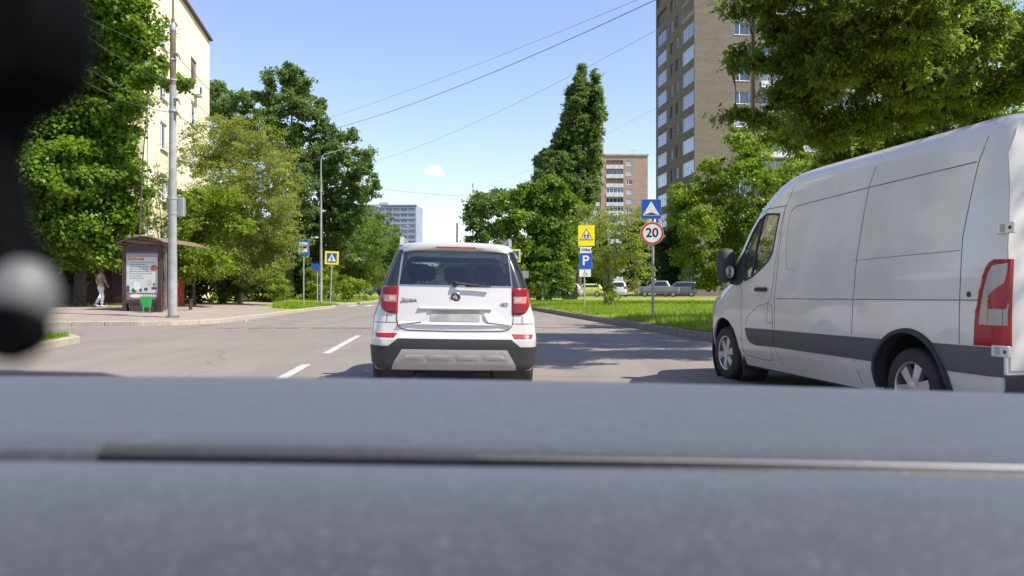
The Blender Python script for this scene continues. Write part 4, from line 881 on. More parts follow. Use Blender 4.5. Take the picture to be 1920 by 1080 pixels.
#        z     w    yr    yf    rx   ry   fx   fy   br   bf
rows = [(.325, .85, .06, 4.10, .20, .22, .35, .40, .07, .12), (.37, .875, .03, 4.14, .18, .22, .35, .42, .07, .14), (.60, .895, .0, 4.20, .16, .24, .38, .45, .07, .16),
        (.66, .897, .0, 4.20, .15, .24, .38, .45, .07, .16), (.70, .895, .02, 4.19, .15, .23, .38, .45, .07, .16), (.725, .893, .055, 4.18, .15, .22, .38, .45, .06, .16), (.90, .88, .07, 4.16, .15, .24, .38, .45, .06, .16), (.96, .862, .08, 4.12, .14, .26, .36, .5, .06, .18),
        (1.02, .845, .085, 3.95, .14, .27, .35, .5, .06, .2), (1.055, .835, .09, 3.5, .14, .28, .33, .5, .06, .2), (1.08, .83, .095, 3.12, .14, .28, .2, .4, .06, .2), (1.21, .80, .12, 2.98, .13, .28, .16, .35, .05, .2),
        (1.40, .735, .20, 2.72, .12, .26, .14, .3, .05, .18), (1.58, .665, .28, 2.40, .11, .24, .13, .28, .05, .16), (1.615, .652, .285, 2.33, .12, .24, .13, .28, .05, .15), (1.66, .635, .285, 2.15, .14, .25, .2, .3, .05, .15), (1.692, .58, .34, 1.95, .2, .3, .25, .3, .05, .12), (1.708, .45, .5, 1.7, .25, .3, .25, .3, .05, .1)]
S = Shell(rows); body = S.mesh(.04, 14).build('body', M['paint_white'], car, smooth=True)
cs = []
cs.append(MB().prism([(-.60, 1.235), (.60, 1.235), (.565, 1.60), (-.565, 1.60)], -.3, 1.0).build('c', None))
cs.append(MB().prism([(.55, 1.22), (.62, 1.585), (2.25, 1.575), (2.78, 1.20)], -1.3, 1.3, 'YZ').build('c', None))
cs.append(MB().prism([(-.66, 1.14), (.66, 1.14), (.57, 1.55), (-.57, 1.55)], 2.1, 4.0).build('c', None))
for sg in (-1, 1):
    for wy in (.80, 3.38): cs.append(MB().lathe([(.385, -.3), (.385, .3)], 32, Matrix.Translation((sg * .86, wy, .335)), axis='X').build('c', None))
for c in cs: c.parent = car
cut(body, cs)
SR = Surf(S.rear, 1); SL = Surf(lambda a, b: S.side(a, b, -1), -1); SRt = Surf(lambda a, b: S.side(a, b, 1), 1); SF = Surf(S.front, -1)
# normals: rear(x,z): dx cross dz = (1,0,0)x(0,0,1) = (0,-1,0) outwards; side(y,z) left: (0,1,0)x(0,0,1)=(1,0,0) -> flip for left
patch(SR, [(-.612, 1.215), (.612, 1.215), (.578, 1.612), (-.578, 1.612)], .006, .012, M['glass_dark'], car, 'rear_window', .08)
bp = lambda s: [(s * .618, 1.215), (s * .792, 1.215), (s * .757, 1.31), (s * .727, 1.40), (s * .686, 1.50), (s * .645, 1.612), (s * .584, 1.612)]
for s_, SS in ((-1, SL), (1, SRt)):
    patch(SR, bp(s_), .008, .02, M['pillar'], car, 'rear_pillar', .018)
    patch(SS, [(.24, 1.215), (.40, 1.60), (.86, 1.60), (.82, 1.215)], .007, .02, M['pillar'], car, 'quarter_panel', .03)
    patch(SS, [(.80, 1.215), (.84, 1.60), (2.27, 1.585), (2.82, 1.195)], .004, .01, M['glass_dark'], car, 'side_window', .12)
    # tail lamp wraps the corner
    tl = [(s_ * .608, .925), (s_ * .70, .925), (s_ * .765, .96), (s_ * .80, 1.02), (s_ * .812, 1.09), (s_ * .80, 1.15), (s_ * .775, 1.205), (s_ * .606, 1.215)]
    lamp = patch(SR, tl, .022, .04, M['lens_red'], car, 'tail_lamp', .03, edge=.012)
    patch(SR, [(s_ * .622, 1.045), (s_ * .745, 1.045), (s_ * .752, 1.118), (s_ * .622, 1.118)], .026, .006, M['lens_rose'], lamp, 'reversing_lens', .03)
    patch(SR, [(s_ * .64, 1.06), (s_ * .70, 1.06), (s_ * .70, 1.103), (s_ * .64, 1.103)], .029, .004, M['lens_amber'], lamp, 'indicator_bulb', .03)
    patch(SR, rrect(*(sorted((s_ * .622, s_ * .735))[0], .945, sorted((s_ * .622, s_ * .735))[1], 1.03), .02), .0255, .004, M['lens_deep'], lamp, 'fog_lens', .03)
    patch(SR, rrect(min(s_ * .622, s_ * .755), 1.132, max(s_ * .622, s_ * .755), 1.20, .015), .0255, .004, M['lens_deep'], lamp, 'brake_lens', .03)
    patch(SR, [(s_ * .605, .718), (s_ * .838, .716), (s_ * .822, .675), (s_ * .64, .672)], .006, .01, M['lens_red'], car, 'reflector', .04)
    patch(SR, line_strip([(s_ * .72, .915), (s_ * .722, .835)], .006), .003, .003, M['gap'], car, 'panel_gap', .05)
    patch(SR, line_strip([(s_ * .618, .832), (s_ * .85, .832)], .006), .003, .004, M['gap_soft'], car, 'panel_gap', .02)
    patch(SS, line_strip([(1.0, .35 + .4), (1.02, 1.2)], .008), .0015, .003, M['gap'], car, 'panel_gap', .1)
    patch(SS, line_strip([(1.95, .40), (1.95, 1.2)], .008), .0015, .003, M['gap'], car, 'panel_gap', .1)
    patch(SS, [(1.22, .30), (2.95, .30), (2.95, .46), (1.22, .46)], .012, .02, M['plastic'], car, 'sill_guard', .15)
    MB().tube([(s_ * .60, .50, 1.68), (s_ * .60, .56, 1.735), (s_ * .60, .66, 1.757), (s_ * .60, 1.9, 1.76), (s_ * .58, 2.1, 1.68)], [.02, .018, .018, .018, .02], 8).add(
        [(s_ * .585 + a * s_ * .035, y, z) for a in (0, 1) for y, z in ((.40, 1.67), (.47, 1.738), (.56, 1.772), (.72, 1.77), (.80, 1.67))], [(0, 1, 2, 3, 4), (9, 8, 7, 6, 5), (0, 5, 6, 1), (1, 6, 7, 2), (2, 7, 8, 3), (3, 8, 9, 4)]).build('roof_rail', M['silver'] if s_ > 0 else M['steel'], car, smooth=True)
    mm = MB(); pr_ = [(.0, -.03), (.05, -.02), (.082, .02), (.085, .06), (.06, .1), (0, .11)]
    mm.lathe(pr_, 16, Matrix.Translation((s_ * .955, 2.45, 1.145)) @ Matrix.Diagonal((1.15, 1, .95, 1)), axis='Y'); mm.box(min(s_ * .80, s_ * .92), 2.47, 1.09, max(s_ * .80, s_ * .92), 2.52, 1.12)
    mm.build('side_mirror', M['plastic'], car, smooth=True)
# tailgate: outline gap + recess for the plate
tg = [(-.612, 1.21), (-.618, 1.0), (-.622, .86), (-.605, .80), (-.57, .765), (-.50, .748), (0, .742), (.50, .748), (.57, .765), (.605, .80), (.622, .86), (.618, 1.0), (.612, 1.21)]
patch(SR, line_strip(tg, .009), .002, .004, M['gap'], car, 'tailgate_gap', .05)
gate = patch(SR, [(x * .984, z if z > 1.2 else z + .009) for x, z in tg], .0035, .003, M['paint_white'], car, 'tailgate', .05)
def recess(parent):
    """pressed trapezoid number plate recess standing in the gate: sloping roof, vertical back, lip"""
    f = lambda x, z, d: S.rear(x, z) + Vector((0, -d, 0))
    q = [(-.40, 1.0), (.40, 1.0), (.54, .825), (-.54, .825)]; mb = MB()
    a = [f(x, z, .005) for x, z in q]; b_ = [f(-.36, .985, -.0), f(.36, .985, -.0), f(.36, .85, -.0), f(-.36, .85, -.0)]
    out = [f(-.375, 1.0, .007), f(.375, 1.0, .007), f(.50, .90, .030), f(.56, .815, .030), (f(0, .80, .045)), f(-.56, .815, .030), f(-.50, .90, .030)]
    return mb
# ledge moulding that frames the plate area: upper handle bar and side flares, real raised forms
hb = MB(); vs = []
prof = [(.004, 1.005), (.030, 1.0), (.036, .985), (.030, .972), (.004, .965)]
for i in range(17):
    x = -.385 + .77 * i / 16
    for d, z in prof: p = S.rear(x, z); vs.append((x, p.y - d, z))
hb.add(vs, [(i * 5 + j, (i + 1) * 5 + j, (i + 1) * 5 + j + 1, i * 5 + j + 1) for i in range(16) for j in range(4)] + [tuple(range(5)), tuple(range(84, 79, -1))])
hb.build('tailgate_grip', M['paint_white'], gate, smooth=True)
for s_ in (-1, 1):
    fl = MB(); a = [(s_ * .375, .985, .006), (s_ * .60, .845, .006), (s_ * .60, .815, .028), (s_ * .35, .845, .028), (s_ * .30, .93, .02)]
    vs = [S.rear(x, z) + Vector((0, -d, 0)) for x, z, d in a] + [S.rear(x, z) + Vector((0, .004, 0)) for x, z, d in a]
    # chamfered flare below the recess side
    fl.add(vs, [(0, 1, 2, 3, 4), (9, 8, 7, 6, 5)] + [(i, (i + 1) % 5, 5 + (i + 1) % 5, 5 + i) for i in range(5)])
    fl.build('tailgate_flare', M['paint_white'], gate)
lg = MB(); vs = []
prof = [(.004, .842), (.022, .826), (.026, .815), (.004, .800)]
for i in range(17):
    x = -.585 + 1.17 * i / 16; tp_ = 1 - .6 * abs(x / .585) ** 4
    for d, z in prof: p = S.rear(x, z); vs.append((x, p.y - d * tp_, z))
lg.add(vs, [(i * 4 + j, (i + 1) * 4 + j, (i + 1) * 4 + j + 1, i * 4 + j + 1) for i in range(16) for j in range(3)] + [tuple(range(4)), tuple(range(67, 63, -1))])
lg.build('tailgate_ledge', M['paint_white'], gate, smooth=True)
m_, n_, l_, p_ = newmat('blurred_plate'); p_.inputs['Roughness'].default_value = .6
l_.new(ramp(n_, l_, noise(n_, l_, 9, 1, .4), [(.3, (.30, .28, .26)), (.7, (.43, .41, .38))]), p_.inputs['Base Color']); M['plate'] = m_
patch(SR, rrect(-.26, .848, .26, .96, .01), .009, .008, M['plate'], car, 'number_plate', .1)
# lower bumper
patch(SR, [(-.893, .585), (-.70, .585), (-.60, .662), (.60, .662), (.70, .585), (.893, .585), (.872, .40), (.80, .345), (.70, .33), (-.70, .33), (-.80, .345), (-.872, .40)], .014, .03, M['plastic'], car, 'lower_bumper', .03)
sk = [(-.555, .555), (.555, .555), (.645, .40), (.66, .345), (-.66, .345), (-.645, .40)]
skid = patch(SR, sk, .026, .03, M['silver'], car, 'skid_plate', .05, edge=.008)
for a, b_ in ((-.50, -.32), (-.28, -.02), (.02, .26), (.31, .50)):
    sl_ = .0 if abs(a) < .4 else .05
    patch(SR, [(a, .50), (b_, .50), (b_ + (.06 if b_ > .4 else 0), .445), (a - (.06 if a < -.4 else 0), .445)], .036, .012, M['silver'], skid, 'skid_rib', .05, edge=.007)
MB().tube([(-.42, .06, .21), (-.42, .35, .22)], .03, 14).build('exhaust_pipe', M['pole_brown'], car, smooth=True)
MB().box(-.5, .6, .25, .5, 3.6, .34, .02).build('underbody', M['plastic'], car)
# spoiler edge with the high brake lamp
patch(SR, rrect(-.215, 1.634, .215, 1.656, .009), .0572, .05, M['lens_matt'], car, 'high_brake_lamp', .03)
sp = MB(); vs = []
for i in range(21):
    x = -.62 + 1.24 * i / 20; e = 1 - abs(x / .62) ** 6
    for d, z in ((.0, 1.612), (.045, 1.620), (.058, 1.655), (.045, 1.692), (-.12, 1.712)):
        p = S.rear(x, min(z, 1.66)); vs.append((x, p.y - d * (.3 + .7 * e), z - .03 * (x / .62) ** 4 - .006 * (x / .62) ** 2))
sp.add(vs, [(i * 5 + j, (i + 1) * 5 + j, (i + 1) * 5 + j + 1, i * 5 + j + 1) for i in range(20) for j in range(4)] + [tuple(range(5)), tuple(range(104, 99, -1))])
sp.build('roof_spoiler', M['paint_white'], car, smooth=True, angle=60)
# wiper, emblem, lettering
wp = MB(); p0 = S.rear(.0, 1.245) + Vector((0, -.03, 0)); 
wp.tube([p0 + Vector((-.02, 0, .02)), p0 + Vector((.0, -.03, .012)), p0 + Vector((.14, -.03, -.002)), p0 + Vector((.26, -.02, -.01))], [.014, .018, .012, .008], 8); wp.box(.10, p0.y - .035, 1.218, .375, p0.y - .01, 1.232)
wp.lathe([(0, -.0), (.026, .0), (.024, .04), (0, .045)], 16, Matrix.Translation((0, p0.y - .02, 1.25)), axis='Y'); wp.build('rear_wiper', M['plastic'], car, smooth=True)
ey = S.rear(0, 1.105).y; nE = R(90 + 11)
em = MB().lathe([(0, .0), (.056, .0), (.056, .006), (.051, .010), (.047, .007), (0, .007)], 32).build('emblem', M['chrome'], gate, (.0, ey - .004, 1.105), smooth=True, angle=30); em.rotation_euler = (R(92), 0, 0)
MB().prism(circ(0, 0, .0465, 28), .0071, .0085, 'XY').build('emblem_disc', M['s_black'], em)
wing = [(-.034, -.008), (-.028, .010), (-.014, .024), (.002, .034), (-.004, .022), (.010, .030), (.004, .018), (.018, .022), (.014, .010), (.024, .004), (.024, -.010), (.006, -.012), (-.008, -.004), (-.020, -.004)]
MB().prism(wing, .0086, .0115, 'XY').prism([(-.030, -.020), (.012, -.020), (.012, -.026), (.030, -.017), (.012, -.008), (.012, -.014), (-.026, -.014)], .0086, .0115, 'XY').prism(circ(.004, .006, .004, 8), .0116, .0122, 'XY').build('emblem_arrow', M['chrome'], em)
text('\u0160KODA', .046, M['gap'], gate, (-.490, S.rear(-.505, 1.065).y - .012, 1.065), (R(91), 0, R(-2)), sx=1.05, bold=.001)
text('YETI', .044, M['gap'], gate, (.525, S.rear(.525, 1.03).y - .012, 1.035), (R(91), 0, R(2)), sx=1.0, bold=.001)
patch(SR, line_strip([(-.59, .81), (-.52, .81)], .008), .006, .004, M['steel'], gate, 'small_badge', .05); patch(SR, rrect(-.515, .803, -.475, .817, .006), .008, .006, M['plastic'], gate, 'small_badge', .05)
# other glass, cabin, front
patch(SF, [(-.68, 1.12), (.68, 1.12), (.585, 1.57), (-.585, 1.57)], .003, .008, M['glass_clear'], car, 'windscreen', .08)
def seat(p, w=.46, h=.62, tilt=.16):
    mb = MB(); x, y, z = p
    mb.prism(rrect(x - w / 2, z + .1, x + w / 2, z + h, .09), y, y + .12).prism(rrect(x - .13, z + h + .05, x + .13, z + h + .24, .06), y + .01, y + .10)
    mb.box(x - w / 2, y + .05, z - .05, x + w / 2, y + .55, z + .1, .04).tube([(x - .06, y + .05, z + h - .02), (x - .06, y + .05, z + h + .1)], .008, 6).tube([(x + .06, y + .05, z + h - .02), (x + .06, y + .05, z + h + .1)], .008, 6)
    return mb
for p in ((-.42, .95, .62), (.0, .97, .60), (.42, .95, .62), (-.37, 1.75, .62), (.37, 1.75, .62)): seat(p, .40 if p[1] < 1.5 else .46).build('seat', M['seat'], car, smooth=True)
MB().box(-.7, .45, .5, .7, .95, .98, .05).box(-.7, 2.45, .5, .7, 2.9, 1.02, .08).build('cabin_trim', M['seat'], car)
MB().lathe([(.17, -.015), (.19, 0), (.17, .015)], 24, Matrix.Translation((-.37, 2.35, 1.06)) @ Matrix.Rotation(R(-20), 4, 'X'), axis='Y').build('steering_wheel', M['plastic'], car)
MB().box(-.10, 2.35, 1.44, .12, 2.38, 1.50, .01).build('cabin_mirror', M['plastic'], car)
for s_ in (-1, 1):
    patch(SF, [(s_ * .42, .84), (s_ * .76, .86), (s_ * .74, .98), (s_ * .48, .97)], .01, .02, M['lens_white'], car, 'head_lamp', .05)
patch(SF, [(-.38, .82), (.38, .82), (.40, .95), (-.40, .95)], .008, .01, M['plastic'], car, 'grille', .1)
for sg in (-1, 1):
    for wy in (.80, 3.38): make_wheel(car, (sg * .785, wy, .335), .335, .215, sg, 5)
    for wy in (.80, 3.38): MB().lathe([(.38, -.36), (.395, -.36), (.395, 0), (.38, 0)], 24, Matrix.Translation((sg * .80 if sg < 0 else sg * .80, wy, .335)) @ Matrix.Diagonal((-sg, 1, 1, 1)) @ Matrix.Diagonal((-1, 1, 1, 1)), axis='X').build('wheel_liner', M['plastic'], car)

# ---- white panel van on the right
van = empty('white_panel_van', (4.603, 5.751, 0), .1625, 'tall white high-roof panel van with a grey rubbing strip, parked by the right kerb', 'van')
#        z     w      yr    yf    rx    ry    fx   fy   br   bf
rows = [(.24, .96, .04, 5.45, .05, .06, .35, .75, .02, .12), (.32, .99, .01, 5.56, .05, .06, .38, .80, .02, .14), (.45, 1.03, .0, 5.64, .05, .06, .40, .85, .02, .16), (.55, 1.045, .0, 5.66, .05, .07, .42, .90, .02, .16), (.80, 1.05, .0, 5.66, .05, .07, .42, .95, .02, .18), (.95, 1.05, .0, 5.63, .05, .07, .42, .98, .02, .2),
        (1.05, 1.048, .0, 5.56, .05, .07, .40, 1.0, .02, .22), (1.15, 1.045, .01, 5.42, .05, .07, .38, 1.0, .02, .24), (1.24, 1.04, .01, 5.18, .05, .07, .34, .9, .02, .25), (1.36, 1.035, .015, 4.98, .05, .07, .28, .7, .02, .25), (1.60, 1.02, .02, 4.78, .05, .08, .24, .6, .02, .25), (1.90, .995, .035, 4.50, .05, .09, .22, .55, .02, .25), (2.12, .97, .05, 4.28, .06, .10, .22, .55, .02, .25),
        (2.30, .945, .06, 4.04, .07, .12, .25, .6, .02, .25), (2.40, .925, .07, 3.86, .08, .13, .28, .6, .02, .25), (2.46, .90, .08, 3.70, .10, .15, .3, .6, .02, .25), (2.50, .86, .10, 3.52, .12, .16, .3, .6, .02, .22), (2.525, .80, .14, 3.3, .15, .18, .3, .6, .02, .2), (2.54, .68, .25, 3.0, .2, .2, .3, .6, .02, .2)]
V = Shell(rows); vb = V.mesh(.06, 9, 40).build('body', M['van_white'], van, smooth=True)
VL = Surf(lambda a, b: V.side(a, b, -1), -1); VR = Surf(lambda a, b: V.side(a, b, 1), 1); VB = Surf(V.rear, 1); VF = Surf(V.front, -1)
win = [(3.36, 2.055), (3.66, 2.085), (3.86, 2.03), (4.02, 1.88), (4.16, 1.70), (4.25, 1.49), (4.22, 1.36), (4.08, 1.31), (3.91, 1.35), (3.70, 1.44), (3.53, 1.53), (3.45, 1.62)]
cs = [MB().prism(win, -1.3, 1.3, 'YZ').build('c', None), MB().prism([(-.74, 1.42), (.74, 1.42), (.66, 2.10), (-.66, 2.10)], 3.9, 6.0).build('c', None)]
for sg in (-1, 1):
    for wy, rr in ((1.05, .465), (4.73, .455)): cs.append(MB().lathe([(rr, -.36), (rr, .3)], 40, Matrix.Translation((sg * .98, wy, .36)) @ Matrix.Diagonal((sg, 1, 1, 1)), axis='X').build('c', None))
for c in cs: c.parent = van
cut(vb, cs)
big = lambda P, k=1.03: [((a - 3.85) * k + 3.85, (b_ - 1.72) * k + 1.72) for a, b_ in P]
for SS in (VL, VR):
    patch(SS, big(win, 1.02), -.006, .008, M['glass_clear'], van, 'door_window', .08)
    seal = big(win, 1.045); inner = big(win, .985); n_ = len(win); mb = MB(); vs = [SS(a, b_) + Vector((SS.sg * .006, 0, 0)) for a, b_ in seal] + [SS(a, b_) + Vector((SS.sg * .006, 0, 0)) for a, b_ in inner] + [SS(a, b_) - Vector((SS.sg * .01, 0, 0)) for a, b_ in seal] + [SS(a, b_) - Vector((SS.sg * .01, 0, 0)) for a, b_ in inner]
    mb.add(vs, [(i, (i + 1) % n_, n_ + (i + 1) % n_, n_ + i) for i in range(n_)] + [(i, (i + 1) % n_, 2 * n_ + (i + 1) % n_, 2 * n_ + i) for i in range(n_)] + [(n_ + i, n_ + (i + 1) % n_, 3 * n_ + (i + 1) % n_, 3 * n_ + i) for i in range(n_)]); mb.build('window_seal', M['plastic'], van)
    patch(SS, line_strip([(3.74, 2.07), (3.82, 1.80), (3.93, 1.345)], .035), .004, .02, M['plastic'], van, 'window_divider', .1)
# grey strip, arches, gaps on both sides
st = rrect(3.0, .525, 4.08, .725, .10, 5); 
for SS in (VL, VR):
    patch(SS, [(1.50, .53), (3.345, .525), (3.345, .722), (1.40, .742)], .018, .03, M['plastic_grey'], van, 'rubbing_strip', .1, edge=.008)
    patch(SS, [(3.36, .525), (3.80, .512), (3.95, .54), (4.04, .62), (4.07, .712), (3.36, .722)], .018, .03, M['plastic_grey'], van, 'door_strip', .08, edge=.008)
    patch(SS, [(.03, .55), (.60, .545), (.78, .755), (.03, .765)], .018, .03, M['plastic_grey'], van, 'rubbing_strip', .08, edge=.008)
    for cy, r0, r1, a0, a1, mt in ((1.05, .46, .493, -8, 188, 'plastic'),):
        mb = MB(); vs = []; nn = 30
        for i in range(nn + 1):
            a = R(a0 + (a1 - a0) * i / nn)
            for rr, o_ in ((r0, .03), (r1, .03), (r1 + .008, .004), (r0 - .01, -.09)): 
                p = SS(cy + rr * math.cos(a), .36 + rr * math.sin(a)); p.x += SS.sg * o_ * 1.0; vs.append(p)
        mb.add(vs, [(i * 4 + j, (i + 1) * 4 + j, (i + 1) * 4 + (j + 1) % 4, i * 4 + (j + 1) % 4) for i in range(nn) for j in range(4)]); mb.build('wheel_arch_trim', M[mt], van, smooth=True, angle=50)
    G = lambda pts, w=.009: patch(SS, line_strip(pts, w), .0016, .003, M['gap_soft'], van, 'panel_gap', .12)
    G([(3.05, 2.46), (3.18, 2.2), (3.24, 2.12), (3.33, 1.22), (3.34, 1.1), (3.345, .5), (3.24, .32)], .008)
    G([(3.235, 2.145), (3.66, 2.15), (3.86, 2.12), (3.98, 2.06)], .010); G([(3.235, 2.145), (3.30, 1.9), (3.40, 1.22), (3.44, 1.10), (3.50, 1.04), (3.52, .80)], .007)
    G([(3.50, 1.04), (3.39, .99), (3.38, .74)], .008); G([(3.50, .80), (3.38, .80)], .008); G([(3.43, .52), (3.47, .36), (3.70, .345), (4.12, .37), (4.19, .42)], .008); G([(4.18, .44), (4.185, .85), (4.18, 1.15), (4.24, 1.30)], .008)
    G([(1.60, 2.44), (1.70, 2.16), (1.80, 1.49), (1.85, .76)], .009); G([(1.82, .52), (1.78, .29)], .009); G([(.24, 2.46), (.34, 2.17), (.44, 1.6), (.44, .77)], .008)
    G([(3.10, 2.06), (3.00, 2.115), (2.4, 2.135), (1.70, 2.155), (.36, 2.18)], .009); G([(3.30, 1.085), (2.4, 1.09), (.46, 1.11), (.06, 1.115)], .008); G([(1.84, 1.47), (.46, 1.50)], .005)
    G([(3.12, 2.03), (3.14, 1.7), (3.10, 1.42), (2.9, 1.40)], .004); G([(3.50, 1.03), (3.75, .99), (4.0, .86), (4.07, .74)], .006)
    cap = SS(.345, 1.155); MB().lathe([(0, -.01), (.022, -.01), (.022, .004), (0, .006)], 16, Matrix.Translation(cap) @ Matrix.Diagonal((SS.sg, 1, 1, 1)), axis='X').build('filler_cap', M['plastic'], van)
    hd = SS(3.65, 1.19); mb = MB(); sx_ = SS.sg; mb.box(*[(hd.x + sx_ * .0) if sx_ > 0 else hd.x - .035, 3.52, 1.165, hd.x + .035 if sx_ > 0 else hd.x, 3.79, 1.215], .01).build('door_handle', M['plastic'], van)
    # mirror: tall housing on a stub
    x0 = SS(4.34, 1.5).x; mb = MB(); Mx = Matrix.Translation((x0 + SS.sg * .17, 4.36, 1.50)) @ Matrix.Rotation(SS.sg * R(-8), 4, 'Z')
    for_ = [(.0, -.24), (.10, -.23), (.135, -.12), (.145, .05), (.135, .17), (.09, .225), (0, .235)]
    vs = []; nn = 18
    for rr, h in for_:
        for k in range(nn): a = 2 * math.pi * k / nn; ca, sa = math.cos(a), math.sin(a); vs.append(Mx @ Vector((rr * abs(ca) ** .7 * (1 if ca > 0 else -1) * .80, rr * abs(sa) ** .8 * (1 if sa > 0 else -1) * .75, h * .92)))
    mb.add(vs, [(i * nn + k, i * nn + (k + 1) % nn, (i + 1) * nn + (k + 1) % nn, (i + 1) * nn + k) for i in range(len(for_) - 1) for k in range(nn)])
    mb.add([SS(4.15, 1.72), SS(4.30, 1.40), SS(4.15, 1.28), Vector((x0 + SS.sg * .1, 4.40, 1.36)), Vector((x0 + SS.sg * .1, 4.40, 1.26)), SS(4.30, 1.24), SS(4.02, 1.30)], [(0, 1, 3), (1, 5, 4, 3), (5, 2, 4), (2, 0, 3, 4), (0, 6, 2)])
    mr = mb.build('side_mirror', M['plastic'], van, smooth=True, angle=50)
    g_ = MB(); g_.prism(circ(0, 0, .055, 18), .0, .004, 'XZ', Matrix.Translation((x0 + SS.sg * .17, 4.238, 1.41)) @ Matrix.Diagonal((1, 1, 1.45, 1)) @ Matrix.Rotation(R(0), 4, 'X')); g_.build('mirror_glass', M['chrome'], mr)
    # tail lamp, wraps the rear corner
    tl = [(.005, .775), (.285, .77), (.275, .95), (.235, 1.18), (.195, 1.33), (.155, 1.395), (.105, 1.415), (.005, 1.415)]
    lamp = patch(SS, tl, .018, .04, M['lens_red'], van, 'tail_lamp', .03, edge=.010)
    patch(SS, [(.02, .93), (.215, .93), (.205, 1.02), (.175, 1.19), (.14, 1.31), (.10, 1.37), (.02, 1.385)], .0225, .006, M['lens_white'], lamp, 'clear_lens', .03)
    patch(SS, [(.025, 1.05), (.12, 1.05), (.125, 1.14), (.025, 1.25)], .027, .006, M['lens_red'], lamp, 'brake_lens', .03)
    patch(SS, [(.13, .94), (.185, .94), (.16, 1.17), (.13, 1.17)], .027, .006, M['lens_amber'], lamp, 'indicator_lens', .02)
    for z_ in (.70, 1.60):
        hx = SS(.05, z_).x; mb = MB(); mb.box(*((hx - .03, -.06, z_, hx + .002, .10, z_ + .085) if SS.sg < 0 else (hx - .002, -.06, z_, hx + .03, .10, z_ + .085)), .006); hg = mb.build('door_hinge', M['van_white'], van)
        MB().lathe([(0, 0), (.014, 0), (.012, .006), (0, .006)], 10, Matrix.Translation((hx + SS.sg * .03, -.03, z_ + .042)) @ Matrix.Diagonal((SS.sg, 1, 1, 1)), axis='X').build('hinge_bolt', M['gap'], hg)
        MB().box(*((hx - .034, .02, z_ + .015, hx - .031, .06, z_ + .07) if SS.sg < 0 else (hx + .031, .02, z_ + .015, hx + .034, .06, z_ + .07))).build('hinge_pin', M['steel'], hg)
# rear doors, bumper, lettering-free plate
for s_ in (-1, 1):
    q = [(s_ * .015, .60), (s_ * .985, .60), (s_ * .985, 1.5), (s_ * .93, 2.2), (s_ * .86, 2.40), (s_ * .015, 2.42)]
    dr = patch(VB, q, .014, .02, M['van_white'], van, 'rear_door', .1, edge=.006)
    patch(VB, rrect(min(s_ * .22, s_ * .84), 1.48, max(s_ * .22, s_ * .84), 2.10, .10), .018, .006, M['van_white'], dr, 'door_pressing', .1, edge=.006)
    patch(VB, rrect(min(s_ * .12, s_ * .80), .80, max(s_ * .12, s_ * .80), 1.22, .08), .018, .006, M['van_white'], dr, 'door_pressing', .1, edge=.006)
patch(VB, [(-1.0, .33), (1.0, .33), (1.02, .57), (-1.02, .57)], .09, .12, M['plastic'], van, 'rear_bumper', .1, edge=.02)
patch(VB, rrect(-.26, .64, .26, .75, .01), .024, .008, M['plate'], van, 'number_plate', .1)
MB().box(-.04, -.035, 1.12, .04, -.012, 1.35, .008).build('door_handle', M['plastic'], van)
# front
patch(VF, [(-.76, 1.40), (.76, 1.40), (.68, 2.12), (-.68, 2.12)], .004, .008, M['glass_clear'], van, 'windscreen', .1)
patch(VF, [(-.92, .30), (.92, .30), (.98, .66), (-.98, .66)], .012, .03, M['plastic'], van, 'front_bumper', .08, edge=.008)
patch(VF, [(-.5, .78), (.5, .78), (.56, 1.0), (-.56, 1.0)], .008, .012, M['plastic'], van, 'grille', .1)
for s_ in (-1, 1): patch(VF, [(s_ * .62, .82), (s_ * .95, .86), (s_ * 1.0, 1.10), (s_ * .78, 1.06)], .012, .02, M['lens_white'], van, 'head_lamp', .06, edge=.006)
for p in ((-.55, 3.05, .95), (.0, 3.05, .95), (.55, 3.05, .95)): seat(p, .48, .68).build('seat', M['seat'], van, smooth=True)
MB().box(-.98, 2.95, .4, .98, 3.0, 1.15).box(-.95, 4.3, .5, .95, 4.8, 1.35, .08).build('cabin_trim', M['seat'], van)
MB().box(-.95, .3, .22, .95, 5.2, .30).build('underbody', M['plastic'], van)
for sg in (-1, 1):
    for wy in (1.05, 4.73): make_wheel(van, (sg * .90, wy, .345), .345, .225, sg, 6, .66)
    for wy in (1.05, 4.73):
        mb = MB(); mb.lathe([(.47, 0), (.47, -.38), (0, -.38)], 30, Matrix.Translation((sg * .985, wy, .36)) @ Matrix.Diagonal((sg, 1, 1, 1)), axis='X')
        # keep only the dome and back
        v = mb.v; mb.f = [f for f in mb.f if not (len(f) > 4 and all(abs(v[i][0] - sg * .985) < 1e-4 for i in f))]; mb.build('wheel_liner', M['plastic'], van)
    MB().box(*((-1.0, .52, .16, -.82, .55, .50) if sg < 0 else (.82, .52, .16, 1.0, .55, .50))).build('mud_flap', M['rubber'], van)
    MB().box(*((-1.0, 4.20, .10, -.80, 4.23, .42) if sg < 0 else (.80, 4.20, .10, 1.0, 4.23, .42))).build('mud_flap', M['rubber'], van)

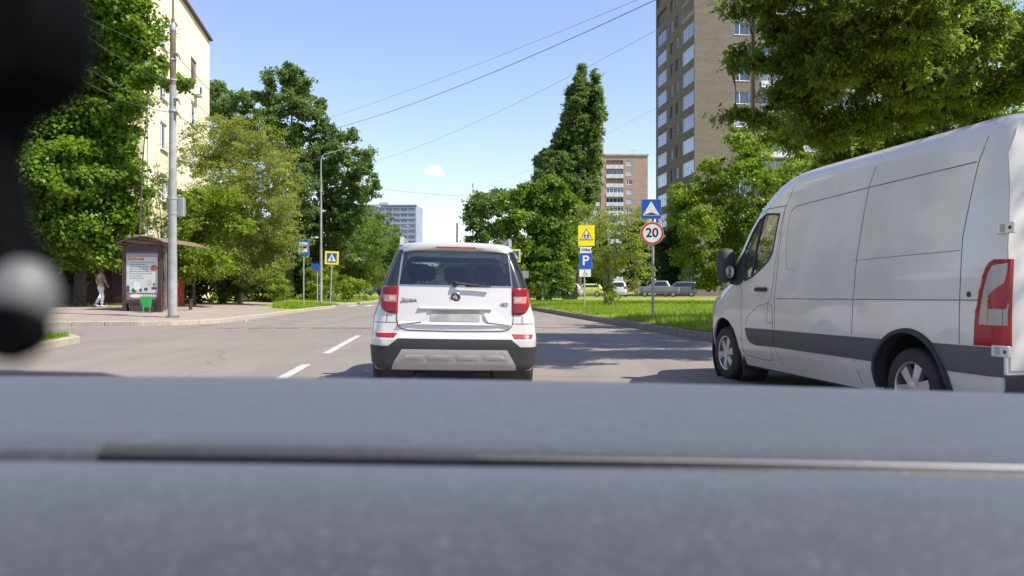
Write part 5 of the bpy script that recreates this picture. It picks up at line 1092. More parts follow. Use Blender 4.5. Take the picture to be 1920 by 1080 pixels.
# ---- far parked cars
def parked(name, label, loc, rz, paint, kind='hatch', k=1.0):
    c = empty(name, loc, rz, label, 'car', 'cars parked beyond the lawn')
    if kind == 'suv': rr = [(.25, .80, .1, 4.3, .2, .2, .3, .3, .05, .1), (.5, .88, .0, 4.45, .16, .2, .3, .35, .05, .1), (.95, .88, .02, 4.42, .15, .2, .3, .35, .05, .1), (1.06, .86, .04, 4.2, .15, .2, .3, .35, .05, .1), (1.09, .85, .05, 3.2, .15, .2, .2, .3, .05, .1), (1.65, .68, .2, 2.5, .15, .2, .2, .25, .05, .1), (1.72, .6, .3, 2.3, .2, .2, .2, .2, .05, .1)]
    elif kind == 'pickup': rr = [(.35, .80, .1, 4.6, .2, .2, .3, .3, .05, .1), (.6, .88, .0, 4.7, .1, .1, .3, .35, .02, .1), (1.08, .88, .0, 4.68, .1, .1, .3, .35, .02, .1), (1.12, .86, .9, 4.4, .1, .2, .3, .35, .02, .1), (1.16, .85, 1.0, 3.5, .12, .2, .2, .3, .05, .1), (1.74, .68, 1.3, 2.9, .15, .2, .2, .25, .05, .1), (1.80, .6, 1.4, 2.7, .2, .2, .2, .2, .05, .1)]
    else: rr = [(.22, .76, .1, 4.0, .2, .2, .3, .3, .05, .1), (.45, .85, .0, 4.1, .18, .25, .3, .4, .06, .12), (.85, .85, .03, 4.08, .18, .25, .3, .4, .06, .12), (.96, .82, .08, 3.7, .18, .25, .3, .4, .06, .12), (1.0, .81, .1, 3.1, .18, .25, .2, .35, .06, .12), (1.40, .64, .45, 2.4, .2, .3, .2, .3, .06, .1), (1.47, .55, .65, 2.1, .25, .3, .2, .3, .05, .1)]
    s = Shell(rr); s.mesh(.12, 4, 10).build('body', paint, c, smooth=True)
    zt = rr[-2][0]; zb_ = rr[4][0]; y0, y1 = rr[5][2], rr[5][3]; yb0, yb1 = rr[4][2], rr[4][3]
    A = Surf(s.rear, 1); patch(A, [(-.62, zb_ + .05), (.62, zb_ + .05), (.52, zt - .06), (-.52, zt - .06)], .008, .01, M['pillar'], c, 'rear_window', .2)
    B = Surf(s.front, -1); patch(B, [(-.62, zb_ + .06), (.62, zb_ + .06), (.52, zt - .06), (-.52, zt - .06)], .008, .01, M['pillar'], c, 'windscreen', .2)
    for sg in (-1, 1):
        C = Surf(lambda a, b, sg=sg: s.side(a, b, sg), sg); patch(C, [(yb0 + .35, zb_ + .05), (yb1 - .45, zb_ + .05), (y1 - .1, zt - .07), (y0 + .3, zt - .07)], .006, .01, M['pillar'], c, 'side_window', .3)
        patch(A, [(sg * .58, zb_ - .2), (sg * .80, zb_ - .2), (sg * .78, zb_), (sg * .60, zb_)], .012, .02, M['lens_red'], c, 'tail_lamp', .1)
        patch(B, [(sg * .5, .62), (sg * .8, .64), (sg * .78, .8), (sg * .55, .78)], .012, .02, M['lens_white'], c, 'head_lamp', .1)
        for wy in (rr[1][2] + .75, rr[1][3] - .85): make_wheel(c, (sg * .76, wy, .33), .33, .2, sg, 5)
    patch(A, rrect(-.26, .55, .26, .66, .01), .012, .01, M['s_white'], c, 'number_plate', .3)
    return c
cp = lambda n, c: simple(n, c, .3, .2, var=.05, coat=1)
parked('parked_car', 'silver-pink hatchback at the left end of the parked cars, left of the parking sign post', (X(1093, 84), 84, .28), R(82), cp('silver_pink_paint', (.48, .42, .42)))
parked('parked_car', 'bright yellow-green car parked right behind the half-bare shrub', (X(1132, 87), 87, .28), R(84), cp('lime_paint', (.55, .62, .08)))
parked('parked_car', 'white hatchback seen from behind beside the foot of the half-bare shrub', (X(1160, 84), 84, .28), R(-8), cp('white_paint_far', (.74, .76, .78)), 'suv')
parked('pickup_truck', 'silver pickup with a white cab roof and dark wheels behind the speed limit pole', (X(1275, 86), 86, .28), R(78), cp('silver_paint', (.20, .205, .21)), 'pickup')
parked('parked_car', 'dull grey car at the right end of the parked row, nearest the van', (X(1308, 88), 88, .28), R(80), cp('grey_paint', (.13, .135, .15)), 'suv')
# ------------------------------------------------------------------ signs and posts
def plate(parent, name, cx, cz, w, h, face, y=0.0, r=.03, th=.025, back='s_back'):
    p = MB().prism(rrect(cx - w / 2, cz - h / 2, cx + w / 2, cz + h / 2, r), y - .004, y + th).build(name, M[back], parent)
    MB().prism(rrect(cx - w / 2 + .004, cz - h / 2 + .004, cx + w / 2 - .004, cz + h / 2 - .004, r), y - .008, y - .0045).build('sign_face', M[face], p); return p
def art(parent, poly, mat, lvl, name='symbol', M_=None, y=0.0):
    d = y - .0085 - .003 * lvl
    return MB().prism(poly, d - .0025, d, 'XZ').build(name, M[mat], parent)
def post(parent, h, r=.03, mat='steel'): return MB().tube([(0, .05, -.3), (0, .05, h)], r, 12).lathe([(r, h), (r * .9, h + .01), (0, h + .015)], 12, Matrix.Translation((0, .05, 0))).build('post', M[mat], parent, smooth=True)
def tri(cx, cz, s): hh = s * .866; return [(cx - s / 2, cz - hh / 3), (cx + s / 2, cz - hh / 3), (cx, cz + hh * 2 / 3)]
def walker(cx, cz, k, flip=1):
    """walking figure as flat sign polygons"""
    f = lambda P: [(cx + flip * a * k, cz + b * k) for a, b in P]
    return [f(circ(.02, .40, .075, 12)), f([(-.07, .30), (.07, .31), (.10, .02), (-.06, .0)]), f([(-.06, .06), (.04, .04), (-.16, -.42), (-.26, -.38), (-.15, -.15)]), f([(-.02, .06), (.10, .04), (.14, -.18), (.25, -.40), (.16, -.44), (.04, -.2)]),
            f([(-.06, .29), (-.04, .20), (-.22, .02), (-.27, .08)]), f([(.06, .30), (.05, .2), (.20, .08), (.24, .14)])]
# speed hump + 20 limit
Y = 25.0; x = X(1224.5, Y); s = empty('road_sign', (x, Y, zr(x, Y)), R(-3), 'blue square speed hump sign above round red-rimmed 20 limit sign on a grey pole', 'road sign')
z0 = zr(x, Y); zz = lambda py: H - (py - CY) / F * Y - z0; post(s, zz(374), .045, 'pole_grey')
w = 37 / F * Y; p = plate(s, 'hump_plate', -.06, zz(392), w, w, 's_blue', back='s_white'); cxx, czz = -.06, zz(392)
art(p, tri(cxx, czz - .05, w * .84), 's_white', 0); art(p, [(cxx - .20, czz - .185), (cxx + .20, czz - .185), (cxx + .2, czz - .165), (cxx + .12, czz - .155), (cxx + .06, czz - .125), (cxx, czz - .115), (cxx - .06, czz - .125), (cxx - .12, czz - .155), (cxx - .2, czz - .165)], 's_black', 1)
r = 21.5 / F * Y; p = MB().prism(circ(-.03, zz(437.5), r, 40), -.004, .02).build('limit_plate', M['s_back'], s); cz_ = zz(437.5)
art(p, circ(-.03, cz_, r * .995, 40), 's_white', -1); art(p, circ(-.03, cz_, r * .97, 40), 's_red', 0); art(p, circ(-.03, cz_, r * .80, 40), 's_white', 1)
text('20', r * 1.12, M['s_black'], p, (-.03, -.016, cz_ + .01), bold=.008, sx=1.0, name='number')
# children + 100 m + parking + disabled
Y = 36.5; x = X(1096, Y); s = empty('road_sign', (x, Y, zr(x, Y)), R(0), 'yellow-backed children warning sign with 100 m plate and blue parking sign below', 'road sign')
z0 = zr(x, Y); zz = lambda py: H - (py - CY) / F * Y - z0; k = Y / F; post(s, zz(425), .035, 'steel')
c_ = (zz(422) + zz(461)) / 2; p = plate(s, 'warning_plate', (1099.5 - 1096) * k, c_, 31 * k, 39 * k, 's_yellow'); cx_ = 3.5 * k
art(p, tri(cx_, c_ - .04, 26 * k), 's_red', 0); art(p, tri(cx_, c_ - .04, 20.5 * k), 's_white', 1)
for poly in walker(cx_ - .075, c_ - .06, .30): art(p, poly, 's_black', 2, 'child_figure')
for poly in walker(cx_ + .075, c_ - .05, .32, -1): art(p, poly, 's_black', 2, 'child_figure')
c_ = (zz(463) + zz(474)) / 2; p = plate(s, 'distance_plate', 2 * k, c_, 24 * k, 11.5 * k, 's_white')
text('100\u043c', 7.5 * k, M['s_black'], p, (2 * k, -.010, c_), bold=.004, name='lettering')
for q in (-9, 13): art(p, [((q - .6) * k, c_ - 3.5 * k), ((q + .6) * k, c_ - 3.5 * k), ((q + .6) * k, c_ + 1 * k), ((q + 2) * k, c_ + 1 * k), (q * k, c_ + 4 * k), ((q - 2) * k, c_ + 1 * k), ((q - .6) * k, c_ + 1 * k)], 's_black', 0, 'arrow')
c_ = (zz(475) + zz(504)) / 2; p = plate(s, 'parking_plate', 2 * k, c_, 24 * k, 29 * k, 's_blue', back='s_white')
text('P', 25 * k, M['s_white'], p, (2 * k, -.010, c_ + .01), bold=.012, name='letter', sx=1.05)
c_ = (zz(505) + zz(519)) / 2; p = plate(s, 'disabled_plate', 1 * k, c_, 22 * k, 14 * k, 's_white')
wc = MB()
for i in range(15):
    a0 = R(150 + 250 * i / 15); a1 = R(150 + 250 * (i + 1) / 15); q = lambda a, r_: ((1 + r_ * math.cos(a)) * k, c_ + (-1.6 + r_ * math.sin(a)) * k); wc.prism([q(a0, 3.6), q(a1, 3.6), q(a1, 2.9), q(a0, 2.9)], -.0115, -.009)
wc.prism(circ(.2 * k, c_ + 5.2 * k, 1.0 * k, 10), -.0115, -.009).prism([(-.2 * k, c_ + 4 * k), (.8 * k, c_ + 4 * k), (1.2 * k, c_ + .2 * k), (4.2 * k, c_ + .2 * k), (5.8 * k, c_ - 3.6 * k), (5.0 * k, c_ - 3.9 * k), (3.6 * k, c_ - .6 * k), (.2 * k, c_ - .6 * k)], -.0117, -.0092); wc.build('wheelchair_symbol', M['s_black'], p)
# bus stop
Y = 47.; x = X(569, Y); z0 = zl(x, Y); s = empty('bus_stop_sign', (x, Y, z0), R(2), 'blue and white bus stop sign on a thin post on the left grass strip', 'road sign'); zz = lambda py: H - (py - CY) / F * Y - z0; k = Y / F
post(s, zz(452), .04, 'steel'); c_ = (zz(449) + zz(479)) / 2; p = plate(s, 'stop_plate', 0, c_, 20.5 * k, 30 * k, 's_blue', back='s_white')
art(p, [(-7.5 * k, zz(472.5)), (7.5 * k, zz(472.5)), (7.5 * k, zz(454)), (-7.5 * k, zz(454))], 's_white', 0)
art(p, rrect(-6.3 * k, zz(465.5), 6.3 * k, zz(458.6), 1.2 * k), 's_black', 1, 'bus_symbol')
for q in (-4.6, -2.2, .2, 2.6): art(p, [(q * k, zz(461.8)), ((q + 1.6) * k, zz(461.8)), ((q + 1.6) * k, zz(459.8)), (q * k, zz(459.8))], 's_white', 2, 'bus_window')
for q in (-3.6, 3.6): art(p, circ(q * k, zz(465.6), 1.3 * k, 10), 's_black', 1, 'bus_wheel')
def crosswalk(px, py0, py1, pbase, Y, rz, lab, w_px, zf, hide_post=False, lean=0):
    x = X(px, Y); z0 = zf(x, Y); s = empty('crosswalk_sign', (x, Y, z0), rz, lab, 'road sign'); zz = lambda py: H - (py - CY) / F * Y - z0; k = Y / F
    s.rotation_euler = (0, lean, rz); post(s, zz(py0 + 2), .038, 'steel'); c_ = (zz(py0) + zz(py1)) / 2; hh = (py1 - py0) * k; w = w_px * k; p = plate(s, 'crosswalk_plate', 0, c_, w, hh, 's_yellow')
    art(p, rrect(-w * .36, c_ - hh * .36, w * .36, c_ + hh * .36, .03), 's_blue', 0); t = tri(0, c_ - hh * .07, w * .62); art(p, t, 's_white', 1)
    for poly in walker(0, c_ - hh * .07, w * .40): art(p, poly, 's_black', 2, 'pedestrian_symbol')
crosswalk(619, 471, 496, 571, 50, R(3), 'yellow-framed pedestrian crossing sign on a leaning post beside the curved street lamp', 26, zl, lean=R(2.0))
crosswalk(965, 467, 492, 560, 52, R(-4), 'yellow-framed pedestrian crossing sign half hidden behind the right edge of the white SUV', 22, zr)
# back of a sign far on the left
Y = 84; x = X(677, Y); z0 = .3; s = empty('road_sign', (x, Y, z0), 0, 'grey back of a sign board on a thin post next to the third street lamp', 'road sign'); k = Y / F
MB().tube([(0, .03, -.2), (0, .03, 3.4)], .05, 8).build('post', M['steel'], s); MB().prism(rrect(-.2, 2.0, 1.15, 3.3, .05), 0, .03).build('board', M['s_back'], s)
Y = 55; x = X(983, Y); s = empty('road_sign', (x, Y, .2), 0, 'small grey sign board seen past the right tail lamp of the white SUV', 'road sign'); MB().tube([(0, .03, -.2), (0, .03, 2.3)], .04, 8).build('post', M['steel'], s); MB().prism(rrect(-.32, 1.75, .32, 2.25, .04), 0, .03).build('board', M['s_back'], s)

# ---- lamp posts
Y = 26.8; x = X(323.5, Y); z0 = zl(x, Y); P1 = Vector((x, Y, z0)); s = empty('lamp_post', P1, 0, 'thick steel post with a brown-painted top carrying cables, in front of the bus shelter', 'lamp post'); k = Y / F
zz = lambda py: H - (py - CY) / F * Y - z0
MB().tube([(0, 0, 0), (0, 0, zz(480))], [.155, .148], 24).tube([(0, 0, zz(480)), (.01, 0, zz(160))], [.142, .112], 24).build('lower_shaft', M['pole_grey'], s, smooth=True, angle=60)
MB().tube([(.01, 0, zz(160)), (.015, 0, zz(52))], [.104, .092], 24).build('upper_shaft', M['pole_brown'], s, smooth=True, angle=60)
MB().lathe([(.10, 0), (.108, .05), (.095, .2), (.045, .28), (0, .29)], 20, Matrix.Translation((.015, 0, zz(58)))).build('pole_cap', M['s_back'], s, smooth=True)
MB().tube([(.015, 0, zz(44)), (.02, 0, zz(0)), (.02, 0, zz(-60))], .034, 10).build('top_rod', M['pole_brown'], s, smooth=True)
ba = MB().lathe([(.22, -.02), (.22, .04), (.16, .06), (.16, .09), (0, .09)], 20)
for q in range(4): ba.box(-.025 + .19 * math.cos(q * 1.57 + .78), -.025 + .19 * math.sin(q * 1.57 + .78), .03, .025 + .19 * math.cos(q * 1.57 + .78), .025 + .19 * math.sin(q * 1.57 + .78), .09)
ba.build('base_flange', M['pole_brown'], s)
for py in (150, 208, 112, 372, 400): MB().lathe([(.122 if py < 160 else .145, -.03), (.122 if py < 160 else .145, .03)], 20, Matrix.Translation((.01, 0, zz(py)))).build('clamp', M['steel'], s)
for py in (102, 212, 186): MB().tube([(.0, -.05, zz(py)), (.16, -.10, zz(py + .5)), (.27, -.08, zz(py + 4)), (.30, -.08, zz(py + 11))], .022, 6).lathe([(0, 0), (.05, 0), (.05, .1), (0, .1)], 10, Matrix.Translation((.20, -.09, zz(py + 5)))).build('cable_bracket', M['pole_brown'], s)
bx = MB().box(-.26, .16, zz(405), .31, .36, zz(369), .02).build('junction_box', M['s_back'], s)
def lamp(px, pbase, ptop, Y, arm, head, lab, r=.072):
    x = X(px, Y); z0 = .25; s = empty('street_lamp', (x, Y, z0), 0, lab, 'street lamp', 'street lamps along the left verge'); k = Y / F; zz = lambda py: H - (py - CY) / F * Y - z0
    MB().tube([(0, 0, -.2), (0, 0, zz(465) if Y < 60 else 3)], [r * 1.25, r * 1.2], 14).tube([(0, 0, zz(465) if Y < 60 else 3), (0, 0, zz(ptop + 40))], [r, r * .75], 14).build('shaft', M['pole_grey'], s, smooth=True)
    a = [(0, 0, zz(ptop + 42)), (0, 0, zz(ptop + 10)), (2 * k, 0, zz(ptop + 3)), (7 * k, 0, zz(ptop - 1)), (arm * k, 0, zz(head))]
    MB().tube(a, [r * .55, r * .5, r * .45, r * .42, r * .38], 10).build('arm', M['steel'], s, smooth=True)
    h = MB(); c = Vector((arm * k, 0, zz(head - .5))); pr = [(0, -.42), (.08, -.40), (.17, -.2), (.20, .0), (.17, .2), (.09, .36), (0, .38)]
    h.lathe(pr, 16, Matrix.Translation(c) @ Matrix.Rotation(R(8), 4, 'Y') @ Matrix.Diagonal((1, 1, .55, 1)), axis='X'); h.build('lamp_head', M['steel'], s, smooth=True)
lamp(602, 571, 290, 53, 52, 277, 'tall curved-arm street lamp between the bus stop sign and the crosswalk sign')
lamp(682, 559, 398, 86, 26, 388, 'slimmer street lamp in front of the birch trees, second after the curved one', .07)
lamp(727, 553, 430, 120, 36, 424, 'farthest street lamp on the left, against the last birch before the high-rise', .08)
Y = 56; x = X(592, Y); s = empty('direction_sign', (x, Y, .3), 0, 'small blue direction board partly hidden behind the curved street lamp', 'road sign'); k = Y / F
MB().prism([(-9 * k, 2.75), (10 * k, 2.65), (10 * k, 2.2), (-9 * k, 2.35)], 0, .04).build('board', M['s_blue'], s); MB().tube([(0.1, .06, -.2), (.1, .06, 2.7)], .04, 8).build('post', M['steel'], s)
# far masts on the right
Y = 150; s = empty('antenna_mast', (X(887, Y), Y, 0), 0, 'thin roof mast with white antenna panels rising above the grey-green tree', 'antenna'); k = Y / F; zz = lambda py: H - (py - CY) * k
MB().tube([(0, 0, 0), (0, 0, zz(344))], .16, 8).build('mast', M['steel'], s); MB().box(-.1, -.35, zz(372), .35, -.1, zz(352)).box(-.4, -.3, zz(376), -.15, -.1, zz(366)).build('antenna_panel', M['s_white'], s)
Y = 120; s = empty('bare_pole', (X(856, Y), Y, 0), R(0), 'short dark pole top standing against the sky right of the high-rise', 'pole'); MB().tube([(0, 0, 0), (.1, 0, H + (CY - 418) / F * Y)], .14, 8).build('shaft', M['pole_brown'], s)

# ---- overhead cables
def cable(a, b, sag, r, lab, mat='cable', n=28):
    pts = [a.lerp(b, i / n) - Vector((0, 0, sag * 4 * (i / n) * (1 - i / n))) for i in range(n + 1)]
    tag(MB().tube(pts, r * .75, 5).build('overhead_cable', M[mat], smooth=True), lab, 'cable', 'overhead cables')
cable(at(606, 246, 54), at(1420, -92, 22), .55, .018, 'thick dark cable, lowest of the two crossing the sky above the white cloud')
cable(at(604, 225, 54), at(1420, -95, 23), .25, .011, 'thin cable just above the thick one crossing the middle of the sky', 'cable_pale')
cable(at(700, 303, 86), at(1500, -95, 30), .9, .013, 'faint cable running from the second street lamp up to the tower roof', 'cable_pale')
cable(at(690, 350, 86), at(980, 362, 150), .8, .03, 'faint nearly level cable low in the sky left of the roof mast', 'cable_pale')
cable(at(780, 388, 120), at(1235, 200, 70), 1.2, .012, 'very faint cable between the far high-rise and the poplar', 'cable_pale')
cable(P1 + Vector((-.1, 0, zz(0) * 0)) + Vector((0, 0, H - (98 - CY) / F * 26.8 - z0 * 0 - P1.z)), at(60, -22, 18), .12, .013, 'dark cable from the upper bracket of the steel post into the maple, topmost of four')
cable(Vector((P1.x + .3, 26.7, H - (113 - CY) / F * 26.8)), at(604, 300, 53), .9, .016, 'dark cable from the upper bracket of the steel post to the curved street lamp')
cable(Vector((P1.x, 26.8, H - (155 - CY) / F * 26.8)), at(100, 20, 18), .2, .013, 'second cable from the top going left from the steel post into the maple')
cable(Vector((P1.x, 26.8, H - (197 - CY) / F * 26.8)), at(120, 96, 21), .25, .013, 'third cable from the top going left from the steel post into the maple')
cable(Vector((P1.x, 26.8, H - (211 - CY) / F * 26.8)), at(110, 122, 21), .25, .016, 'lowest cable going left from the steel post into the maple')
cable(Vector((P1.x + .1, 26.8, H - (160 - CY) / F * 26.8)), at(604, 318, 53), .9, .013, 'middle cable from the steel post towards the olive tree')
cable(Vector((P1.x + .3, 26.7, H - (219 - CY) / F * 26.8)), at(604, 340, 53), 1.0, .016, 'lowest cable from the steel post towards the curved street lamp')

# ---- bus shelter
Y = 30.6; k = Y / F; x0 = X(229, Y); x1 = X(303, Y); xb = X(380, 33.5); zb = zl((x0 + x1) / 2, Y) + .016; s = empty('bus_shelter', (x0, Y, zb), 0, 'brown bus shelter with a white advertising panel on its end and curved roof', 'bus shelter')
zz = lambda py: H - (py - CY) / F * Y - zb; W_ = x1 - x0; XX = lambda px: X(px, Y) - x0
zt = zz(460)
MB().box(0, 0, 0, .14, .14, zt).build('corner_post', M['shelter'], s); MB().box(W_ - .16, 0, 0, W_ - .02, .14, zt).build('corner_post', M['shelter'], s)
MB().box(.14, .01, zz(472), W_ - .16, .13, zz(461)).build('panel_frame', M['shelter'], s); MB().box(.14, .01, zz(569), W_ - .16, .13, zz(562)).build('panel_frame', M['shelter'], s); MB().box(-.02, -.02, zt + .002, W_ + .0, .16, zt + .06).build('top_beam', M['shelter'], s)
lg_ = MB().box(XX(242), .03, 0, XX(287), .5, zz(563)).build('end_bench_box', M['shelter'], s)
sx = Vector((1, 0, 0)); PT = MB().box(.14, .05, zz(562), W_ - .16, .09, zz(472)).build('poster_panel', M['s_white'], s)
m_, n_, l_, p_ = newmat('poster_paper'); p_.inputs['Roughness'].default_value = .35; l_.new(ramp(n_, l_, noise(n_, l_, 1.5, 3), [(.3, (.50, .52, .48)), (.7, (.58, .60, .57))]), p_.inputs['Base Color']); M['poster'] = m_
M['ink_grey'] = ink('poster_grey_ink', (.16, .17, .19)); M['ink_red'] = ink('poster_red_ink', (.48, .10, .08)); M['ink_blue'] = ink('poster_blue_band', (.10, .12, .22)); M['ink_green'] = ink('poster_dark_green', (.04, .09, .06)); M['ink_skin'] = ink('poster_skin', (.52, .42, .34)); M['ink_brown'] = ink('poster_brown_band', (.22, .13, .12)); M['ink_white'] = ink('poster_white', (.66, .67, .64))
pw0, pw1 = .15, W_ - .17; PX = lambda u: pw0 + (pw1 - pw0) * u; PZ = lambda v: zz(562) + (zz(472) - zz(562)) * v
def pa(poly, mat, lvl, name='print'): return MB().prism([(PX(u), PZ(v)) for u, v in poly], .045 - .002 * lvl, .0465 - .002 * lvl).build(name, M[mat], PT)
pa([(0, 0), (1, 0), (1, 1), (0, 1)], 'poster', 0, 'paper'); pa([(0, .955), (1, .955), (1, 1), (0, 1)], 'ink_blue', 1); pa([(0, 0), (1, 0), (1, .14), (0, .155)], 'ink_brown', 1)
tw = pw1 - pw0
for i_, (tx, v_) in enumerate((('\u0411\u0415\u0421\u041f\u041b\u0410\u0422\u041d\u0410\u042f \u042e\u0420\u0418\u0414\u0418\u0427\u0415\u0421\u041a\u0410\u042f', .915), ('\u041a\u041e\u041d\u0421\u0423\u041b\u042c\u0422\u0410\u0426\u0418\u042f', .845))):
    t = text(tx, .135, M['ink_red'], PT, (PX(.03), .040, PZ(v_)), align='LEFT', bold=.005, ext=.001, name='heading', sx=1); wid = t.dimensions.x or max(v.co.x for v in t.data.vertices); wid = max(v.co.x for v in t.data.vertices); t.scale = ((tw * (.93 if i_ == 0 else .52)) / wid, 1, 1)
rr_ = random.Random(4)
for i, wl_ in enumerate((.84, .52, .62, .58, .58, .70, .40, .46)):
    v_ = .77 - i * .047; u = .10
    while u < .10 + wl_:
        l__ = rr_.uniform(.03, .11); pa([(u, v_), (min(u + l__, .1 + wl_), v_), (min(u + l__, .1 + wl_), v_ + .017), (u, v_ + .017)], 'ink_grey', 1, 'text_line'); u += l__ + .02
MB().prism([(PX(.88) + .13 * math.cos(a), PZ(.66) + .13 * math.sin(a)) for a in [2 * math.pi * q / 24 for q in range(24)]], .041, .0445).build('red_seal', M['ink_red'], PT)
for (u, v_, rx, rz_, m__) in ((.33, .29, .11, .10, 'ink_white'), (.34, .375, .05, .02, 'ink_green'), (.25, .20, .09, .045, 'ink_green'), (.74, .36, .075, .075, 'ink_skin'), (.05, .25, .05, .05, 'ink_green'), (.45, .20, .045, .035, 'ink_green'), (.62, .22, .06, .035, 'ink_green'), (.88, .24, .09, .03, 'ink_green'), (.88, .32, .035, .03, 'ink_green'), (.88, .29, .03, .02, 'ink_skin'), (.35, .31, .04, .03, 'ink_skin'), (.3, .08, .2, .04, 'ink_white'), (.05, .19, .06, .03, 'ink_green')):
    MB().prism([(PX(u) + rx * tw * math.cos(a), PZ(v_) + rz_ * (zz(472) - zz(562)) * math.sin(a)) for a in [2 * math.pi * q / 14 for q in range(14)]], .040 + rr_.random() * .001, .0435).build('poster_figure', M[m__], PT)
u = .47
while u < .93: pa([(u, .055), (u + .05, .055), (u + .05, .11), (u, .11)], 'ink_white', 2, 'text_line'); u += .075
MB().box(W_ - .13, .14, .0, W_ - .03, .22, zz(470)).box(W_ + .02, .15, 0.05, W_ + .10, .24, zt).build('side_upright', M['pole_brown'], s)
# long wall side and curved roof running back to the right
L_ = 4.6; dirv = Vector((1.0, 1.05, 0)).normalized()
bk = MB()
for i in range(4):
    q = Vector((W_ - .1, .2, 0)) + dirv * (i * L_ / 3.2) * .0 + Vector((0, i * 1.15, 0)); bk.box(q.x - .04 - W_ + .2, q.y, 0, q.x + .04 - W_ + .2, q.y + .08, zt)
bk.build('rear_post', M['shelter'], s)
pn = MB().box(.10, .3, .5, .12, 3.8, zt - .3).build('side_glass', M['glass'], s)
rf = MB(); vs = []; nn = 12
for j in range(2):
    for i in range(nn + 1):
        t = i / nn; xx = -.12 + (W_ + .50) * t * 1.0; yy = -.25 + j * 4.2 + 0 * t; zc = zt + .06 + .34 * math.sin(math.pi * min(1, t * 1.05 + .02) * .86) - .10 * t * t
        vs.append((xx, yy, zc))
n1 = nn + 1
rf.add(vs + [(a, b_, c - .03) for a, b_, c in vs], [(i, i + 1, n1 + i + 1, n1 + i) for i in range(nn)] + [(2 * n1 + i, 3 * n1 + i, 3 * n1 + i + 1, 2 * n1 + i + 1) for i in range(nn)] + [(i, 2 * n1 + i, 2 * n1 + i + 1, i + 1) for i in range(nn)] + [(n1 + i, n1 + i + 1, 3 * n1 + i + 1, 3 * n1 + i) for i in range(nn)] + [(0, n1, 3 * n1, 2 * n1), (nn, 2 * n1 + nn, 3 * n1 + nn, n1 + nn)])
rf.build('roof', M['shelter_roof'], s, smooth=True, angle=30)
for i in range(1, 10, 2):
    a = Vector(vs[i]); b_ = Vector(vs[n1 + i]); MB().tube([a - Vector((0, -.02, .05)), b_ - Vector((0, 0, .05))], .025, 6).build('roof_rib', M['shelter'], s)
MB().tube([Vector(v) - Vector((0, .01, .05)) for v in vs[:n1]], .03, 6).build('roof_edge', M['shelter'], s)
MB().box(.5, 3.0, .42, W_ - .1, 3.35, .47).box(.6, 3.05, 0, .66, 3.3, .42).box(W_ - .2, 3.05, 0, W_ - .14, 3.3, .42).build('bench', M['shelter'], s)
# litter bin
Y = 30.0; x = X(274, Y); zb = zl(x, Y) + .016; k = Y / F; s = empty('litter_bin', (x, Y, zb), R(12), 'small bright green enamel litter bin on two legs in front of the poster', 'litter bin'); zz = lambda py: H - (py - CY) / F * Y - zb
mb = MB(); hh0, hh1 = zz(576), zz(556)
for (w0, z) in ((.13, hh0),): pass
vs = [(sx_ * (.15 if z == hh0 else .19), sy_ * (.12 if z == hh0 else .16), z) for z in (hh0, hh1) for sx_, sy_ in ((-1, -1), (1, -1), (1, 1), (-1, 1))]
mb.add(vs, [(0, 3, 2, 1), (0, 1, 5, 4), (1, 2, 6, 5), (2, 3, 7, 6), (3, 0, 4, 7)]); mb.add([(a * .93, b_ * .93, c - .005 if c > hh0 + .1 else c + .02) for a, b_, c in vs], [(0, 1, 2, 3), (0, 4, 5, 1), (1, 5, 6, 2), (2, 6, 7, 3), (3, 7, 4, 0)])
mb.add([vs[4], vs[5], vs[6], vs[7]] + [(a * .93, b_ * .93, c) for a, b_, c in vs[4:]], [(0, 1, 5, 4), (1, 2, 6, 5), (2, 3, 7, 6), (3, 0, 4, 7)]); mb.build('bucket', M['green_paint'], s)
for q in (-.07, .13): MB().tube([(q, -.15 if q < 0 else .0, -.02), (q, -.15 if q < 0 else .0, zz(566))], .02, 8).build('leg', M['green_paint'], s)
MB().box(-.2, -.22, 0, .24, .1, .012).build('base_plate', M['pole_brown'], s)

# red kiosk behind the shelter, fences
Y = 37.5; s = empty('red_kiosk', (X(302, Y), Y, .36), 0, 'red metal kiosk partly hidden behind the bus shelter and the steel post', 'kiosk'); k = Y / F
MB().box(0, 0, 0, .62, 1.2, 52 * k).build('wall', M['kiosk_red'], s)
for q in range(2): MB().box(.05 + q * .28, -.03, .05, .30 + q * .28, -.002, 50 * k).build('panel', M['kiosk_red'], s)
MB().box(-.06, -.08, 52 * k, .68, 1.26, 54 * k).build('roof', M['pole_brown'], s)
Y = 37.7; s = empty('panel_fence', (X(-30, Y), Y, .36), 0, 'dark maroon panel fence behind the walking person on the left', 'fence'); o0 = None
for i in range(7):
    if o0 is None: o0 = MB().box(.02, 0, .05, 1.18, .05, 1.85).build('panel', M['fence_brown'], s)
    else: o0_ = o0.copy(); col.objects.link(o0_); o0_.parent = s; o0_.location = (i * 1.25, 0, 0)
for i in range(8): MB().box(i * 1.25 - .05, -.02, -.1, i * 1.25 + .01, .08, 1.95).build('post', M['fence_brown'], s)
Y = 66; s = empty('green_fence', (X(985, Y), Y, .25), 0, 'dark green plank fence in the shade under the right-hand maple', 'fence'); o0 = None
for i in range(11):
    if o0 is None: o0 = MB().box(.01, 0, .12, .28, .04, 1.3).build('plank', M['fence_green'], s)
    else: q = o0.copy(); col.objects.link(q); q.parent = s; q.location = (i * .3, 0, 0)
MB().box(0, .04, .35, 3.3, .08, .42).box(0, .04, 1.0, 3.3, .08, 1.07).build('rail', M['fence_green'], s)
for i in range(3): MB().box(i * 1.6, .085, -.2, i * 2.2 + .08, .13, 1.3).build('post', M['fence_green'], s)

